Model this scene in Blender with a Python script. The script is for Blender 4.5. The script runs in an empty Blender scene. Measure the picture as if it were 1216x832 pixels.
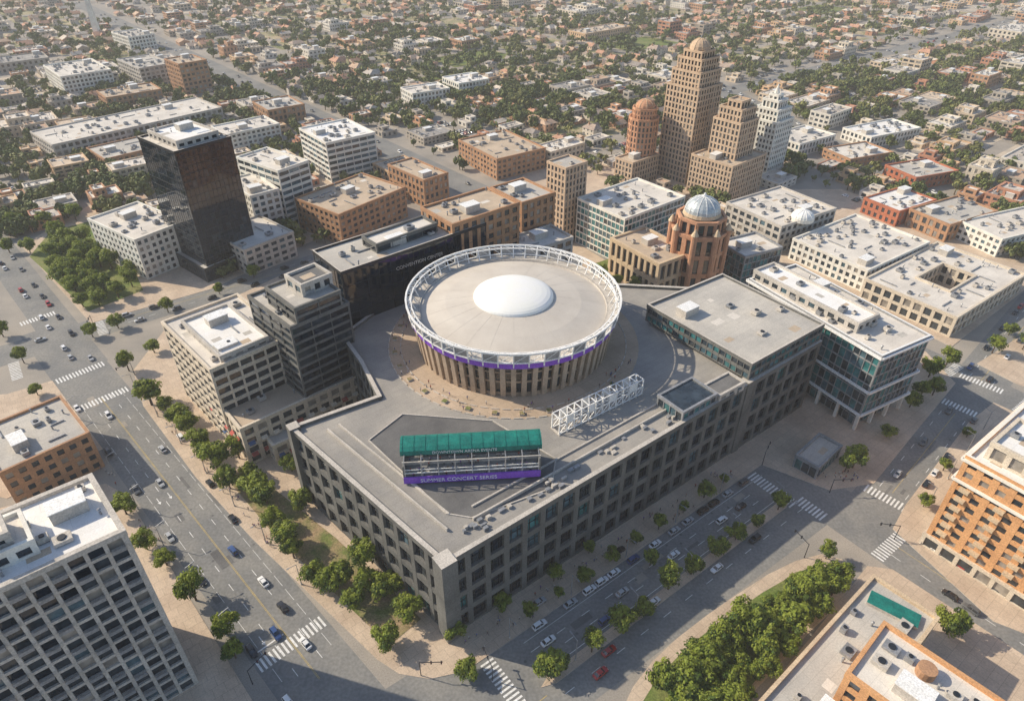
import bpy, math, random
from mathutils import Vector, Matrix
from mathutils.geometry import tessellate_polygon
RN=random.Random(11)
rad=math.radians
# ---------------------------------------------------------------- scene basics
sc=bpy.context.scene
sc.view_settings.view_transform='Standard'
try: sc.view_settings.look='None'
except Exception: pass
sc.view_settings.exposure=0
CAMH=170.0; PITCH=rad(35); F=811.0
cs,sn=math.cos(PITCH),math.sin(PITCH)
cam=bpy.data.objects.new('camera',bpy.data.cameras.new('camera'))
sc.collection.objects.link(cam); sc.camera=cam
cam.location=(0,0,CAMH); cam.rotation_euler=(rad(90)-PITCH,0,0)
cam.data.lens=24.0; cam.data.sensor_width=36; cam.data.clip_end=20000; cam.data.clip_start=1
# survey helpers: a measured photo point + known height -> plan position in metres
def G(x,y,h=0.0):
    a=(x-608)/F; b=(416-y)/F
    t=(CAMH-h)/(sn-b*cs)
    return Vector((a*t,t*(cs+b*sn)))
def HS(top,base,zb=0.0):
    Y=G(base[0],base[1],zb).y
    b=(416-top[1])/F
    return CAMH-Y/((cs+b*sn)/(sn-b*cs))
def PX(x,y,z=0):
    d=y*cs+(CAMH-z)*sn
    u=y*sn-(CAMH-z)*cs
    if d<1: return (-9999,-9999)
    return (608+F*x/d,416-F*u/d)
def area(P): return .5*sum(P[i].x*P[(i+1)%len(P)].y-P[(i+1)%len(P)].x*P[i].y for i in range(len(P)))
def ccw(P):
    P=[Vector(p[:2]) for p in P]
    return P if area(P)>0 else P[::-1]
def quad3(l,n,r,h):
    l,n,r=G(*l,h),G(*n,h),G(*r,h)
    u=r-n; v=l-n
    au=math.atan2(u.y,u.x); av=math.atan2(v.y,v.x)
    d=(av-au+math.pi)%(2*math.pi)-math.pi
    e=abs(d)-math.pi/2
    s=1 if d>0 else -1
    au+=s*e/2; av-=s*e/2
    u=Vector((math.cos(au),math.sin(au)))*u.length
    v=Vector((math.cos(av),math.sin(av)))*v.length
    return ccw([n,n+u,n+u+v,n+v])
def rect(cx,cy,w,d,ang):
    c,s=math.cos(ang),math.sin(ang)
    return [Vector((cx+c*x-s*y,cy+s*x+c*y)) for x,y in((-w/2,-d/2),(w/2,-d/2),(w/2,d/2),(-w/2,d/2))]
def ngon(cx,cy,r,n,a0=0): return [Vector((cx+r*math.cos(a0+2*math.pi*i/n),cy+r*math.sin(a0+2*math.pi*i/n))) for i in range(n)]
def offs(P,o):
    n=len(P);out=[]
    for i in range(n):
        a=(P[i]-P[i-1]).normalized(); b=(P[(i+1)%n]-P[i]).normalized()
        n1=Vector((a.y,-a.x)); n2=Vector((b.y,-b.x))
        out.append(P[i]+(n1+n2)*(o/max(.25,1+n1.dot(n2))))
    return out
def inside(p,P):
    r=False;j=len(P)-1
    for i in range(len(P)):
        if (P[i].y>p.y)!=(P[j].y>p.y) and p.x<(P[j].x-P[i].x)*(p.y-P[i].y)/(P[j].y-P[i].y)+P[i].x: r=not r
        j=i
    return r
def segd(p,a,b):
    ab=b-a;t=max(0,min(1,(p-a).dot(ab)/max(1e-6,ab.length_squared)))
    return (p-a-ab*t).length
def polyd(p,P):
    if inside(p,P): return 0
    return min(segd(p,P[i],P[(i+1)%len(P)]) for i in range(len(P)))
# ---------------------------------------------------------------- materials
M={}
def gain(c): return tuple(min(.86,v*1.14) if max(c)>.15 else v for v in c)
def mat(name,c,c2=None,scale=.12,rough=.85,metal=0,fine=.18,fs=2.5,spec=.3,brick=None,rnd=None,trans=0,bump=0,coat=0):
    c=gain(c); c2=gain(c2) if c2 else None
    if rnd: rnd=[gain(k) for k in rnd]
    m=bpy.data.materials.new(name); m.use_nodes=True; nt=m.node_tree; N=nt.nodes; L=nt.links
    bs=N['Principled BSDF']; bs.inputs['Roughness'].default_value=rough; bs.inputs['Metallic'].default_value=metal
    bs.inputs['Specular IOR Level'].default_value=spec
    if coat: bs.inputs['Coat Weight'].default_value=coat
    geo=N.new('ShaderNodeNewGeometry')
    n1=N.new('ShaderNodeTexNoise'); n1.inputs['Scale'].default_value=scale; n1.inputs['Detail'].default_value=4; n1.inputs['Roughness'].default_value=.65
    L.new(geo.outputs['Position'],n1.inputs['Vector'])
    mr=N.new('ShaderNodeMapRange'); mr.inputs[1].default_value=.36; mr.inputs[2].default_value=.64
    L.new(n1.outputs[0],mr.inputs[0])
    mx=N.new('ShaderNodeMix'); mx.data_type='RGBA'
    if c2 is None: c2=tuple(v*.8 for v in c)
    mx.inputs[6].default_value=(*c,1); mx.inputs[7].default_value=(*c2,1)
    if rnd:
        oi=N.new('ShaderNodeObjectInfo'); cr=N.new('ShaderNodeValToRGB'); cr.color_ramp.interpolation='CONSTANT'
        e=cr.color_ramp.elements
        e[0].position=0; e[0].color=(*rnd[0],1); e[1].position=1/len(rnd); e[1].color=(*rnd[1],1)
        for i in range(2,len(rnd)):
            k=e.new(i/len(rnd)); k.color=(*rnd[i],1)
        L.new(oi.outputs['Random'],cr.inputs[0]); L.new(cr.outputs[0],mx.inputs[6])
        hv=N.new('ShaderNodeMix'); hv.data_type='RGBA'; hv.blend_type='MULTIPLY'; hv.inputs[0].default_value=1; hv.inputs[7].default_value=(.78,.78,.78,1)
        L.new(cr.outputs[0],hv.inputs[6]); L.new(hv.outputs[2],mx.inputs[7])
    L.new(mr.outputs[0],mx.inputs[0])
    n2=N.new('ShaderNodeTexNoise'); n2.inputs['Scale'].default_value=fs; n2.inputs['Detail'].default_value=1
    L.new(geo.outputs['Position'],n2.inputs['Vector'])
    m2=N.new('ShaderNodeMapRange'); m2.inputs[1].default_value=.3; m2.inputs[2].default_value=.7; m2.inputs[3].default_value=1-fine; m2.inputs[4].default_value=1+fine
    L.new(n2.outputs[0],m2.inputs[0])
    vm=N.new('ShaderNodeVectorMath'); vm.operation='SCALE'; L.new(mx.outputs[2],vm.inputs[0]); L.new(m2.outputs[0],vm.inputs['Scale'])
    out=vm.outputs[0]
    if brick:
        mp=N.new('ShaderNodeMapping'); mp.inputs['Rotation'].default_value=(0,0,rad(-38)); L.new(geo.outputs['Position'],mp.inputs['Vector'])
        bt=N.new('ShaderNodeTexBrick'); bt.inputs['Scale'].default_value=1; bt.inputs['Brick Width'].default_value=brick[0]; bt.inputs['Row Height'].default_value=brick[1]
        bt.inputs['Mortar Size'].default_value=brick[2]; bt.inputs['Color1'].default_value=(1,1,1,1); bt.inputs['Color2'].default_value=(brick[3],)*3+(1,); bt.inputs['Mortar'].default_value=(brick[4],)*3+(1,)
        L.new(mp.outputs[0],bt.inputs['Vector'])
        v2=N.new('ShaderNodeVectorMath'); v2.operation='MULTIPLY'; L.new(out,v2.inputs[0]); L.new(bt.outputs[0],v2.inputs[1]); out=v2.outputs[0]
    L.new(out,bs.inputs['Base Color'])
    if trans:
        tr=N.new('ShaderNodeBsdfTranslucent'); L.new(out,tr.inputs[0]); ms=N.new('ShaderNodeMixShader'); ms.inputs[0].default_value=trans
        L.new(bs.outputs[0],ms.inputs[1]); L.new(tr.outputs[0],ms.inputs[2]); L.new(ms.outputs[0],N['Material Output'].inputs[0])
    if bump:
        bp=N.new('ShaderNodeBump'); bp.inputs['Strength'].default_value=bump; bp.inputs['Distance'].default_value=.1
        L.new(n2.outputs[0],bp.inputs['Height']); L.new(bp.outputs[0],bs.inputs['Normal'])
    M[name]=m; return m
mat('ground_asphalt',(.25,.23,.205),(.35,.31,.265),.03,fine=.12)
mat('asphalt',(.17,.172,.172),(.24,.232,.217),.06,fine=.14,fs=1.2)
mat('pavement',(.47,.365,.275),(.58,.465,.355),.08,fine=.1,brick=(3,3,.06,.9,.7))
mat('pavement_far',(.38,.335,.275),(.53,.45,.355),.05)
mat('lawn',(.1,.16,.03),(.2,.2,.07),.09,fine=.3)
mat('yard',(.13,.155,.05),(.45,.36,.24),.05,fine=.3,fs=.5)
mat('soil',(.32,.225,.14),(.13,.16,.045),.15,fine=.3)
mat('paint_white',(.88,.87,.83),(.6,.59,.56),.6,fine=.15)
mat('paint_yellow',(.58,.42,.14),(.36,.3,.16),.6)
mat('roof_light',(.7,.655,.59),(.55,.51,.46),.07,fine=.08,brick=(9,3,.05,.94,.8))
mat('roof_white',(.84,.81,.76),(.72,.69,.64),.07,fine=.06,brick=(9,3,.05,.96,.85))
mat('roof_gray',(.4,.38,.35),(.53,.495,.44),.05,fine=.1,brick=(8,2.5,.06,.92,.8))
mat('roof_dark',(.12,.12,.124),(.175,.172,.168),.06,fine=.12,brick=(8,2.5,.06,.9,.8))
mat('roof_podium',(.25,.24,.228),(.36,.335,.3),.05,fine=.1,brick=(8,2.5,.06,.92,.8))
mat('roof_tan',(.54,.43,.32),(.42,.34,.255),.07,fine=.1,brick=(8,2.5,.06,.92,.8))
mat('plaza_deck',(.37,.285,.205),(.5,.39,.29),.05,fine=.1,brick=(4,4,.07,.9,.75))
mat('stone_beige',(.58,.45,.3),(.48,.37,.255),.15)
mat('stone_cream',(.62,.54,.43),(.52,.45,.36),.15)
mat('arena_concrete',(.46,.36,.265),(.35,.27,.2),.15)
mat('stone_gray',(.17,.168,.158),(.13,.13,.124),.12,brick=(3.5,1.7,.05,.93,.75))
mat('stone_light',(.52,.48,.43),(.41,.38,.34),.12)
mat('concrete_white',(.78,.74,.67),(.64,.6,.54),.15,fine=.08)
mat('brick_brown',(.44,.25,.14),(.33,.19,.115),.2)
mat('brick_red',(.46,.16,.09),(.36,.13,.075),.2)
mat('brick_orange',(.62,.34,.16),(.52,.275,.13),.2)
mat('limestone_tan',(.54,.4,.28),(.43,.32,.23),.2)
mat('terracotta',(.54,.29,.175),(.43,.23,.14),.2)
mat('dark_metal',(.016,.02,.026),(.028,.032,.04),.2,rough=.35,spec=.5)
mat('gray_metal',(.24,.25,.26),(.34,.34,.35),.5,rough=.45,metal=.3)
mat('white_metal',(.8,.78,.75),(.7,.69,.66),.5,rough=.4)
mat('dome_membrane',(.56,.515,.455),(.5,.455,.4),.1,rough=.6,fine=.03)
mat('dome_white',(.84,.82,.77),(.78,.76,.71),.1,rough=.5,fine=.02)
mat('dome_lead',(.5,.54,.55),(.38,.42,.44),.3,rough=.4,metal=.3)
mat('purple_panel',(.25,.09,.56),(.19,.065,.46),.5,rough=.5)
mat('teal_canopy',(.012,.19,.155),(.008,.14,.12),.3,rough=.5)
mat('awning_red',(.4,.09,.07),(.32,.07,.06),.5); mat('awning_blue',(.07,.12,.25),(.05,.1,.2),.5)
def glass(name,c,c2,rough=.1,spec=.9): return mat(name,c,c2,.35,rough=rough,spec=spec,fine=.3,fs=.4)
glass('glass_black',(.004,.009,.018),(.01,.022,.04),.05)
glass('glass_dark',(.02,.03,.04),(.04,.055,.07))
glass('glass_blue',(.04,.085,.11),(.09,.155,.19))
glass('glass_teal',(.02,.12,.13),(.06,.2,.21))
glass('glass_blind',(.3,.27,.23),(.18,.165,.15),.4)
mat('tyre',(.02,.02,.02),rough=.9); mat('lamp_lens',(.7,.7,.65),rough=.2); mat('tail_lens',(.4,.02,.02),rough=.3)
mat('bark',(.12,.085,.055),(.08,.055,.04),2)
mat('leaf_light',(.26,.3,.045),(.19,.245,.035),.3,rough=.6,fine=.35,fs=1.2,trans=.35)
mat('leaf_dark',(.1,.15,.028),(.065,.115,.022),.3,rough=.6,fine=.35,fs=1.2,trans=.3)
mat('leaf_far',(.06,.085,.03),(.06,.085,.03),.02,rough=.7,fine=.3,fs=.3,rnd=[(.15,.18,.05),(.12,.15,.042),(.2,.205,.065),(.14,.16,.055)])
mat('house_wall',(.3,.25,.2),rnd=[(.6,.48,.36),(.66,.59,.5),(.5,.29,.18),(.45,.37,.3),(.62,.45,.28),(.68,.62,.54),(.52,.27,.17)])
mat('house_roof',(.3,.2,.15),rnd=[(.48,.28,.19),(.4,.31,.25),(.54,.38,.27),(.48,.43,.38),(.54,.3,.2),(.32,.28,.25),(.6,.52,.43)],fine=.2,fs=1)
mat('block_wall',(.4,.35,.3),rnd=[(.62,.5,.37),(.7,.65,.57),(.52,.3,.18),(.45,.4,.34),(.6,.41,.25),(.66,.58,.47),(.5,.25,.16),(.42,.35,.28)])
mat('block_roof',(.4,.4,.4),rnd=[(.68,.62,.55),(.5,.45,.4),(.78,.74,.68),(.34,.32,.3),(.62,.5,.38),(.72,.67,.6),(.56,.51,.46),(.54,.37,.26)],fine=.12,fs=.6)
for n,c in dict(white=(.75,.75,.75),black=(.015,.015,.018),silver=(.4,.41,.42),red=(.4,.02,.02),blue=(.03,.07,.2),gray=(.12,.125,.13)).items():
    mat('car_'+n,c,tuple(v*.95 for v in c),rough=.3,spec=.5,fine=.02,coat=.6)
mat('skin',(.5,.32,.23),fine=.03); mat('hair',(.04,.025,.015)); mat('denim',(.05,.07,.13)); mat('cloth_dark',(.03,.03,.035))
mat('cloth_white',(.6,.6,.58)); mat('cloth_red',(.4,.05,.04)); mat('cloth_purple',(.15,.07,.35)); mat('cloth_blue',(.07,.15,.35))
# ---------------------------------------------------------------- mesh builder
class MB:
    def __init__(s): s.v=[];s.f=[];s.m=[];s.ms=[]
    def mi(s,n):
        if n not in s.ms: s.ms.append(n)
        return s.ms.index(n)
    def face(s,pts,m):
        i=len(s.v); s.v.extend([tuple(p) for p in pts]); s.f.append(tuple(range(i,i+len(pts)))); s.m.append(s.mi(m))
    def box(s,c,size,ang,m,top=None):
        w,d,h=size; P=rect(c[0],c[1],w,d,ang); s.prism(P,c[2],c[2]+h,m,top or m)
    def prism(s,P,z0,z1,m,top=None,bottom=False):
        n=len(P)
        for i in range(n):
            a,b=P[i],P[(i+1)%n]; s.face([(a.x,a.y,z0),(b.x,b.y,z0),(b.x,b.y,z1),(a.x,a.y,z1)],m)
        s.face([(p.x,p.y,z1) for p in P],top or m)
        if bottom: s.face([(p.x,p.y,z0) for p in P[::-1]],m)
    def frust(s,P,Q,z0,z1,m,top=True):
        n=len(P)
        for i in range(n):
            a,b,c,d=P[i],P[(i+1)%n],Q[(i+1)%n],Q[i]; s.face([(a.x,a.y,z0),(b.x,b.y,z0),(c.x,c.y,z1),(d.x,d.y,z1)],m)
        if top: s.face([(p.x,p.y,z1) for p in Q],m)
    def beam(s,a,b,r,m):
        a=Vector(a);b=Vector(b);d=(b-a).normalized(); u=d.cross(Vector((0,0,1)))
        if u.length<.01:u=Vector((1,0,0))
        u.normalize(); w=d.cross(u); k=[(u+w)*r,(u-w)*r,(-u-w)*r,(-u+w)*r]
        for i in range(4):
            s.face([a+k[i],b+k[i],b+k[(i+1)%4],a+k[(i+1)%4]],m)
        s.face([a+q for q in k],m); s.face([b+q for q in k[::-1]],m)
    def cyl(s,c,r0,r1,h,n,m,top=True,a0=0): s.frust(ngon(c[0],c[1],r0,n,a0),ngon(c[0],c[1],r1,n,a0),c[2],c[2]+h,m,top)
    def dome(s,c,r,h,m,n=24,k=6,rib=None):
        for j in range(k):
            t0=math.pi/2*j/k;t1=math.pi/2*(j+1)/k
            s.frust(ngon(c[0],c[1],r*math.cos(t0),n),ngon(c[0],c[1],max(.01,r*math.cos(t1)),n),c[2]+h*math.sin(t0),c[2]+h*math.sin(t1),m,False)
            if rib:
                for i in range(0,n,2):
                    a=2*math.pi*i/n
                    s.beam((c[0]+r*math.cos(t0)*math.cos(a),c[1]+r*math.cos(t0)*math.sin(a),c[2]+h*math.sin(t0)),(c[0]+r*math.cos(t1)*math.cos(a),c[1]+r*math.cos(t1)*math.sin(a),c[2]+h*math.sin(t1)),.15,rib)
    def mesh(s,name,o=(0,0,0),smooth=False):
        me=bpy.data.meshes.new(name)
        me.from_pydata([(v[0]-o[0],v[1]-o[1],v[2]-o[2]) for v in s.v],[],s.f)
        for n in s.ms: me.materials.append(M[n])
        me.polygons.foreach_set('material_index',s.m)
        if smooth: me.polygons.foreach_set('use_smooth',[True]*len(s.f))
        me.update(); return me
def obj(name,me,loc=(0,0,0),rz=0,sc_=1,parent=None):
    o=bpy.data.objects.new(name,me); o.location=loc; o.rotation_euler=(0,0,rz)
    if sc_!=1: o.scale=(sc_,)*3 if not isinstance(sc_,tuple) else sc_
    sc.collection.objects.link(o)
    if parent: o.parent=parent
    return o
def sheet(name,P,z,m,kerb=0):
    mb=MB(); P=ccw(P)
    if kerb: mb.prism(P,z-kerb,z,'stone_light',m)
    else: mb.face([(p.x,p.y,z) for p in P],m)
    return obj(name,mb.mesh(name))
def text(parent,body,size,loc,rot,m,ext=.15):
    c=bpy.data.curves.new('lettering','FONT'); c.body=body; c.size=size; c.extrude=ext; c.align_x='CENTER'
    c.materials.append(M[m]); o=bpy.data.objects.new('lettering',c); sc.collection.objects.link(o)
    o.parent=parent; o.location=loc; o.rotation_euler=rot; return o
# ---------------------------------------------------------------- buildings
FOOT=[]
ST=dict(
 black=dict(bay=2.2,fh=3.6,pw=.12,sh=.3,d=.1,w='dark_metal',g=[('glass_black',9),('glass_dark',1)]),
 darkribbon=dict(bay=7,fh=3.4,pw=.25,sh=1.0,d=.35,w='stone_gray',g=[('glass_black',5),('glass_dark',3)]),
 lightribbon=dict(bay=5,fh=3.6,pw=.7,sh=1.4,d=.45,w='stone_cream',g=[('glass_black',5),('glass_dark',3)]),
 darkwall=dict(bay=5,fh=6,pw=.15,sh=.2,d=.1,w='dark_metal',g=[('glass_black',8)]),
 white=dict(bay=3.6,fh=3.6,pw=1.5,sh=1.5,d=.35,w='concrete_white',g=[('glass_dark',5),('glass_blind',2),('glass_blue',1)]),
 whiteribbon=dict(bay=6,fh=3.7,pw=.4,sh=1.6,d=.35,w='concrete_white',g=[('glass_dark',4),('glass_blue',3)]),
 apartment=dict(bay=3.6,fh=3.6,pw=.8,sh=.8,d=.7,w='stone_light',g=[('glass_dark',6),('glass_blind',2),('glass_blue',1),('glass_black',2)]),
 brown=dict(bay=4,fh=4,pw=1.7,sh=1.7,d=.35,w='brick_brown',g=[('glass_dark',5),('glass_blind',2)]),
 red=dict(bay=4,fh=4,pw=2,sh=1.9,d=.3,w='brick_red',g=[('glass_dark',5),('glass_blind',2)]),
 orange=dict(bay=4.2,fh=3.6,pw=1.9,sh=1.5,d=.45,w='brick_orange',g=[('glass_dark',6),('glass_blind',2)]),
 beige=dict(bay=4.5,fh=4.5,pw=1.7,sh=1.5,d=.4,w='stone_beige',g=[('glass_dark',5),('glass_blind',2)]),
 cream=dict(bay=4.5,fh=4.5,pw=1.5,sh=1.4,d=.5,w='stone_cream',g=[('glass_dark',5),('glass_blind',2)]),
 tan=dict(bay=2.6,fh=3.5,pw=1.2,sh=1.1,d=.35,w='limestone_tan',g=[('glass_dark',5),('glass_blind',1)]),
 teal=dict(bay=3,fh=3.8,pw=.3,sh=.8,d=.25,w='concrete_white',g=[('glass_teal',4),('glass_blue',3),('glass_dark',2)]),
 tealdark=dict(bay=2.6,fh=4.1,pw=.25,sh=.5,d=.3,w='gray_metal',g=[('glass_teal',4),('glass_blue',2),('glass_dark',4)]),
 podium=dict(bay=6.2,fh=7.5,pw=1.7,sh=2.1,d=.9,w='stone_gray',cap='stone_light',g=[('glass_dark',5),('glass_blue',2),('glass_black',4),('glass_teal',1)],mull=True),
 gray=dict(bay=4.5,fh=4,pw=1.6,sh=1.6,d=.35,w='stone_light',g=[('glass_dark',5),('glass_blind',1),('glass_blue',1)]),
)
def facade(W,Gm,p,q,z0,z1,st):
    v=q-p; L=v.length
    if L<.5: return
    t=v/L; n=Vector((t.y,-t.x)); d=st['d']
    nb=max(1,round(L/st['bay'])); bw=L/nb; nf=max(1,round((z1-z0)/st['fh'])); fh=(z1-z0)/nf
    bag=[g for g,w in st['g'] for _ in range(w)]; pw=min(st['pw'],bw*.6); sh=st['sh']
    def P(x,o,z): k=p+t*x+n*o; return (k.x,k.y,z)
    for j in range(nf):
        for i in range(nb):
            Gm.face([P(i*bw,0,z0+j*fh),P((i+1)*bw,0,z0+j*fh),P((i+1)*bw,0,z0+(j+1)*fh),P(i*bw,0,z0+(j+1)*fh)],RN.choice(bag))
    def bx(x0,x1,za,zb,o,m=None):
        m=m or st['w']
        W.face([P(x0,o,za),P(x1,o,za),P(x1,o,zb),P(x0,o,zb)],m)
        W.face([P(x0,0,za),P(x0,o,za),P(x0,o,zb),P(x0,0,zb)],m)
        W.face([P(x1,o,za),P(x1,0,za),P(x1,0,zb),P(x1,o,zb)],m)
        W.face([P(x0,o,zb),P(x1,o,zb),P(x1,0,zb),P(x0,0,zb)],m)
        W.face([P(x0,0,za),P(x1,0,za),P(x1,o,za),P(x0,o,za)],m)
    for i in range(nb+1):
        a=i*bw-pw/2; b=i*bw+pw/2
        if i==0:a=-(d-.004); b=max(b,.3)
        if i==nb:b=L+d-.004; a=min(a,L-.3)
        bx(a,b,z0,z1,d)
        if st.get('mull') and i<nb:
            for k in (1,2): bx(i*bw+bw*k/3-.08,i*bw+bw*k/3+.08,z0,z1,.2,'dark_metal')
    for j in range(nf+1):
        a=max(z0,z0+j*fh-sh*.5); b=min(z1,z0+j*fh+sh*.5)
        bx(0,L,a,b,d-.06)
        if st.get('mull') and j<nf: bx(0,L,z0+(j+.5)*fh-.08,z0+(j+.5)*fh+.08,.17,'dark_metal')
class Bld:
    def __init__(s,name): s.name=name;s.w=MB();s.g=MB();s.r=MB();s.e=MB();s.ps=[];s.kids=[]
    def vol(s,P,z0,z1,st,roof='roof_gray',clutter=1.0,hole=None,par=.9,reg=True):
        if isinstance(st,str): st=ST[st]
        P=ccw(P); s.ps+=P
        if reg: FOOT.append(P)
        for i in range(len(P)): facade(s.w,s.g,P[i],P[(i+1)%len(P)],z0,z1,st)
        O=offs(P,st['d']+.12); I=offs(P,-.35); rings=[(O,I)]
        if hole:
            Hh=ccw(hole)[::-1]
            for i in range(len(Hh)): facade(s.w,s.g,Hh[i],Hh[(i+1)%len(Hh)],z0,z1,st)
            rings.append((offs(Hh,st['d']+.12),offs(Hh,-.35)))
        for O_,I_ in rings:
            n=len(O_)
            for i in range(n):
                a,b,c,d=O_[i],O_[(i+1)%n],I_[(i+1)%n],I_[i]
                s.w.face([(a.x,a.y,z1-.5),(b.x,b.y,z1-.5),(b.x,b.y,z1+par),(a.x,a.y,z1+par)],st['w'])
                s.w.face([(a.x,a.y,z1+par),(b.x,b.y,z1+par),(c.x,c.y,z1+par),(d.x,d.y,z1+par)],st.get('cap',st['w']))
                s.w.face([(c.x,c.y,z1-.1),(d.x,d.y,z1-.1),(d.x,d.y,z1+par),(c.x,c.y,z1+par)],st['w'])
        if hole:
            loops=[[Vector((p.x,p.y,z1)) for p in I],[Vector((p.x,p.y,z1)) for p in rings[1][1]]]
            flat=loops[0]+loops[1]
            for t in tessellate_polygon(loops):
                q=[flat[k] for k in t]
                if (q[1]-q[0]).cross(q[2]-q[0]).z<0:q=q[::-1]
                s.r.face(q,roof)
        else: s.r.face([(p.x,p.y,z1) for p in I],roof)
        if clutter: s.clut(P,z1,clutter,hole)
    def awnings(s,P,z,step=5):
        P=ccw(P)
        for i in range(len(P)):
            a,b=P[i],P[(i+1)%len(P)]; t=(b-a); L=t.length; t=t/L; n=Vector((t.y,-t.x))
            if n.y>-.3 or L<8: continue
            for k in range(int(L/step)):
                p=a+t*((k+.2)*step); q=p+t*step*.5; m=RN.choice(['awning_red','awning_red','awning_blue','stone_cream','stone_cream'])
                o0,o1=n*.55,n*1.7
                s.e.face([(p.x+o0.x,p.y+o0.y,z+.8),(p.x+o1.x,p.y+o1.y,z),(q.x+o1.x,q.y+o1.y,z),(q.x+o0.x,q.y+o0.y,z+.8)],m)
                s.e.face([(p.x+o1.x,p.y+o1.y,z-.3),(q.x+o1.x,q.y+o1.y,z-.3),(q.x+o1.x,q.y+o1.y,z),(p.x+o1.x,p.y+o1.y,z)],m)
    def clut(s,P,z,k,hole=None):
        A=abs(area(P)); nn=int(k*A/70)+1; nn=min(nn,42); xs=[p.x for p in P];ys=[p.y for p in P]
        e=P[1]-P[0]; ang=math.atan2(e.y,e.x); pl=[]
        def spot(r):
            for _ in range(14):
                p=Vector((RN.uniform(min(xs),max(xs)),RN.uniform(min(ys),max(ys))))
                if inside(p,P) and min(segd(p,P[i],P[(i+1)%len(P)]) for i in range(len(P)))>r+.8 and all((p-q).length>r+rr for q,rr in pl) and not(hole and polyd(p,hole)<r+1):
                    pl.append((p,r)); return p
        if A>350:
            p=spot(4.5)
            if p: s.e.box((p.x,p.y,z),(7,4.5,3.0),ang,'stone_light','roof_light'); s.e.box((p.x,p.y,z+3),(7.3,4.8,.25),ang,'white_metal')
        for i in range(nn):
            u=RN.random()
            if u<.55:
                w=RN.uniform(1.2,2.8); p=spot(w*.8)
                if p:
                    h=RN.uniform(.7,1.6); m=RN.choice(['gray_metal','gray_metal','stone_light'])
                    s.e.box((p.x,p.y,z+.25),(w*1.3,w,h),ang,m); s.e.box((p.x,p.y,z),(w*1.1,w*.8,.25),ang,'dark_metal')
                    s.e.cyl((p.x,p.y,z+.25+h),w*.32,w*.32,.25,10,'dark_metal')
            elif u<.8:
                p=spot(.6)
                if p: s.e.cyl((p.x,p.y,z),.25,.25,RN.uniform(.8,1.6),8,'gray_metal'); s.e.cyl((p.x,p.y,z+1.5),.45,.2,.3,8,'gray_metal')
            else:
                L=RN.uniform(4,11); p=spot(L*.5)
                if p: s.e.box((p.x,p.y,z+.15),(L,.45,.4),ang+RN.choice([0,math.pi/2]),'gray_metal')
        for i in range(int(A/260)+1):
            p=spot(RN.uniform(1.5,3))
            if p:
                Q=rect(p.x,p.y,RN.uniform(2,5),RN.uniform(1.5,4),ang); s.r.face([(q.x,q.y,z+.005) for q in Q],RN.choice(['roof_gray','roof_tan','roof_light']))
    def done(s):
        c=sum(s.ps,Vector((0,0)))/len(s.ps)
        em=bpy.data.objects.new(s.name,None); sc.collection.objects.link(em); em.location=(c.x,c.y,0)
        for n,mb in(('walls',s.w),('windows',s.g),('roof',s.r),('roof_equipment',s.e)):
            if mb.f: obj(n,mb.mesh(n,(c.x,c.y,0)),parent=em)
        s.c=c; return em
def B(name,l,n,r,hb,st,roof='roof_gray',cl=1.0):
    h=HS(n,hb) if isinstance(hb,tuple) else hb
    b=Bld(name); b.vol(quad3(l,n,r,h),0,h,st,roof,cl); b.done(); return b
UB=Vector((.7986,.602)); NB=Vector((.602,-.7986)); N0=G(528,665,31)
def W(s,n): return N0+UB*s+NB*n
angB=math.atan2(UB.y,UB.x)
# --- main podium of arena
Rr=G(978,385,38); T=G(858,326,38); Wp=G(770,362,38); Sp=G(893,432,38)
Lc=G(348,507,31)
AX,AY=0.5,208.0; ZB=30.0
pod=Bld('arena_podium_building')
podP=[N0,Rr,T,G(735,338,31),G(590,322,31),G(470,352,31),G(408,398,31),G(430,428,31),G(452,470,31),Lc]
pod.vol(podP,0,30,'podium','roof_podium',0,par=1.1)
pv=dict(ST['tealdark']); pv.update(w='stone_gray',sh=1.2,cap='stone_light')
pod.vol([Sp,Rr-UB*.02,T,Wp],31.2,37.5,pv,'roof_gray',.15,reg=False)
sk=quad3((785,466),(812,487),(848,463),35); pod.vol(sk,30.01,34,'tealdark','glass_dark',0,reg=False,par=.5)
sk=quad3((838,452),(856,464),(884,448),35); pod.vol(sk,30.01,33,'gray','roof_dark',0,reg=False,par=.5)
for p,s_ in((N0,4.6),(Sp,3.4),(Lc,3.4)): pod.w.box((p.x,p.y,0),(s_,s_,31.6),angB,'stone_gray','stone_light')
pod.r.face([(p.x,p.y,30.010) for p in ngon(AX,AY,45.5,72)],'plaza_deck')
for n in(-7,-11):
    a,b=W(9-n*.6,n),W(95,n); m=(a+b)/2; pod.e.box((m.x,m.y,30),((b-a).length,.5,1.0 if n==-7 else .5),angB,'stone_light')
uA=(Lc-N0).normalized(); nA=Vector((-uA.y,uA.x)); nin=-nA if nA.x<0 else nA
for n in(7,11):
    a=N0+uA*(n*1.0)+nin*n; b=N0+uA*((Lc-N0).length-8)+nin*n; m=(a+b)/2
    pod.e.box((m.x,m.y,30),((b-a).length,.5,1.0 if n==7 else .5),math.atan2(uA.y,uA.x),'stone_light')
dk=ccw([G(438,523,30),G(478,492,30),G(585,500,30),G(660,545,30),G(655,580,30),G(560,615,30),G(530,610,30)])
pod.r.face([(p.x,p.y,30.005) for p in dk],'roof_dark')
for a,b in zip(dk,dk[1:]+dk[:1]): pod.e.beam((a.x,a.y,30.15),(b.x,b.y,30.15),.18,'stone_light')
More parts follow.
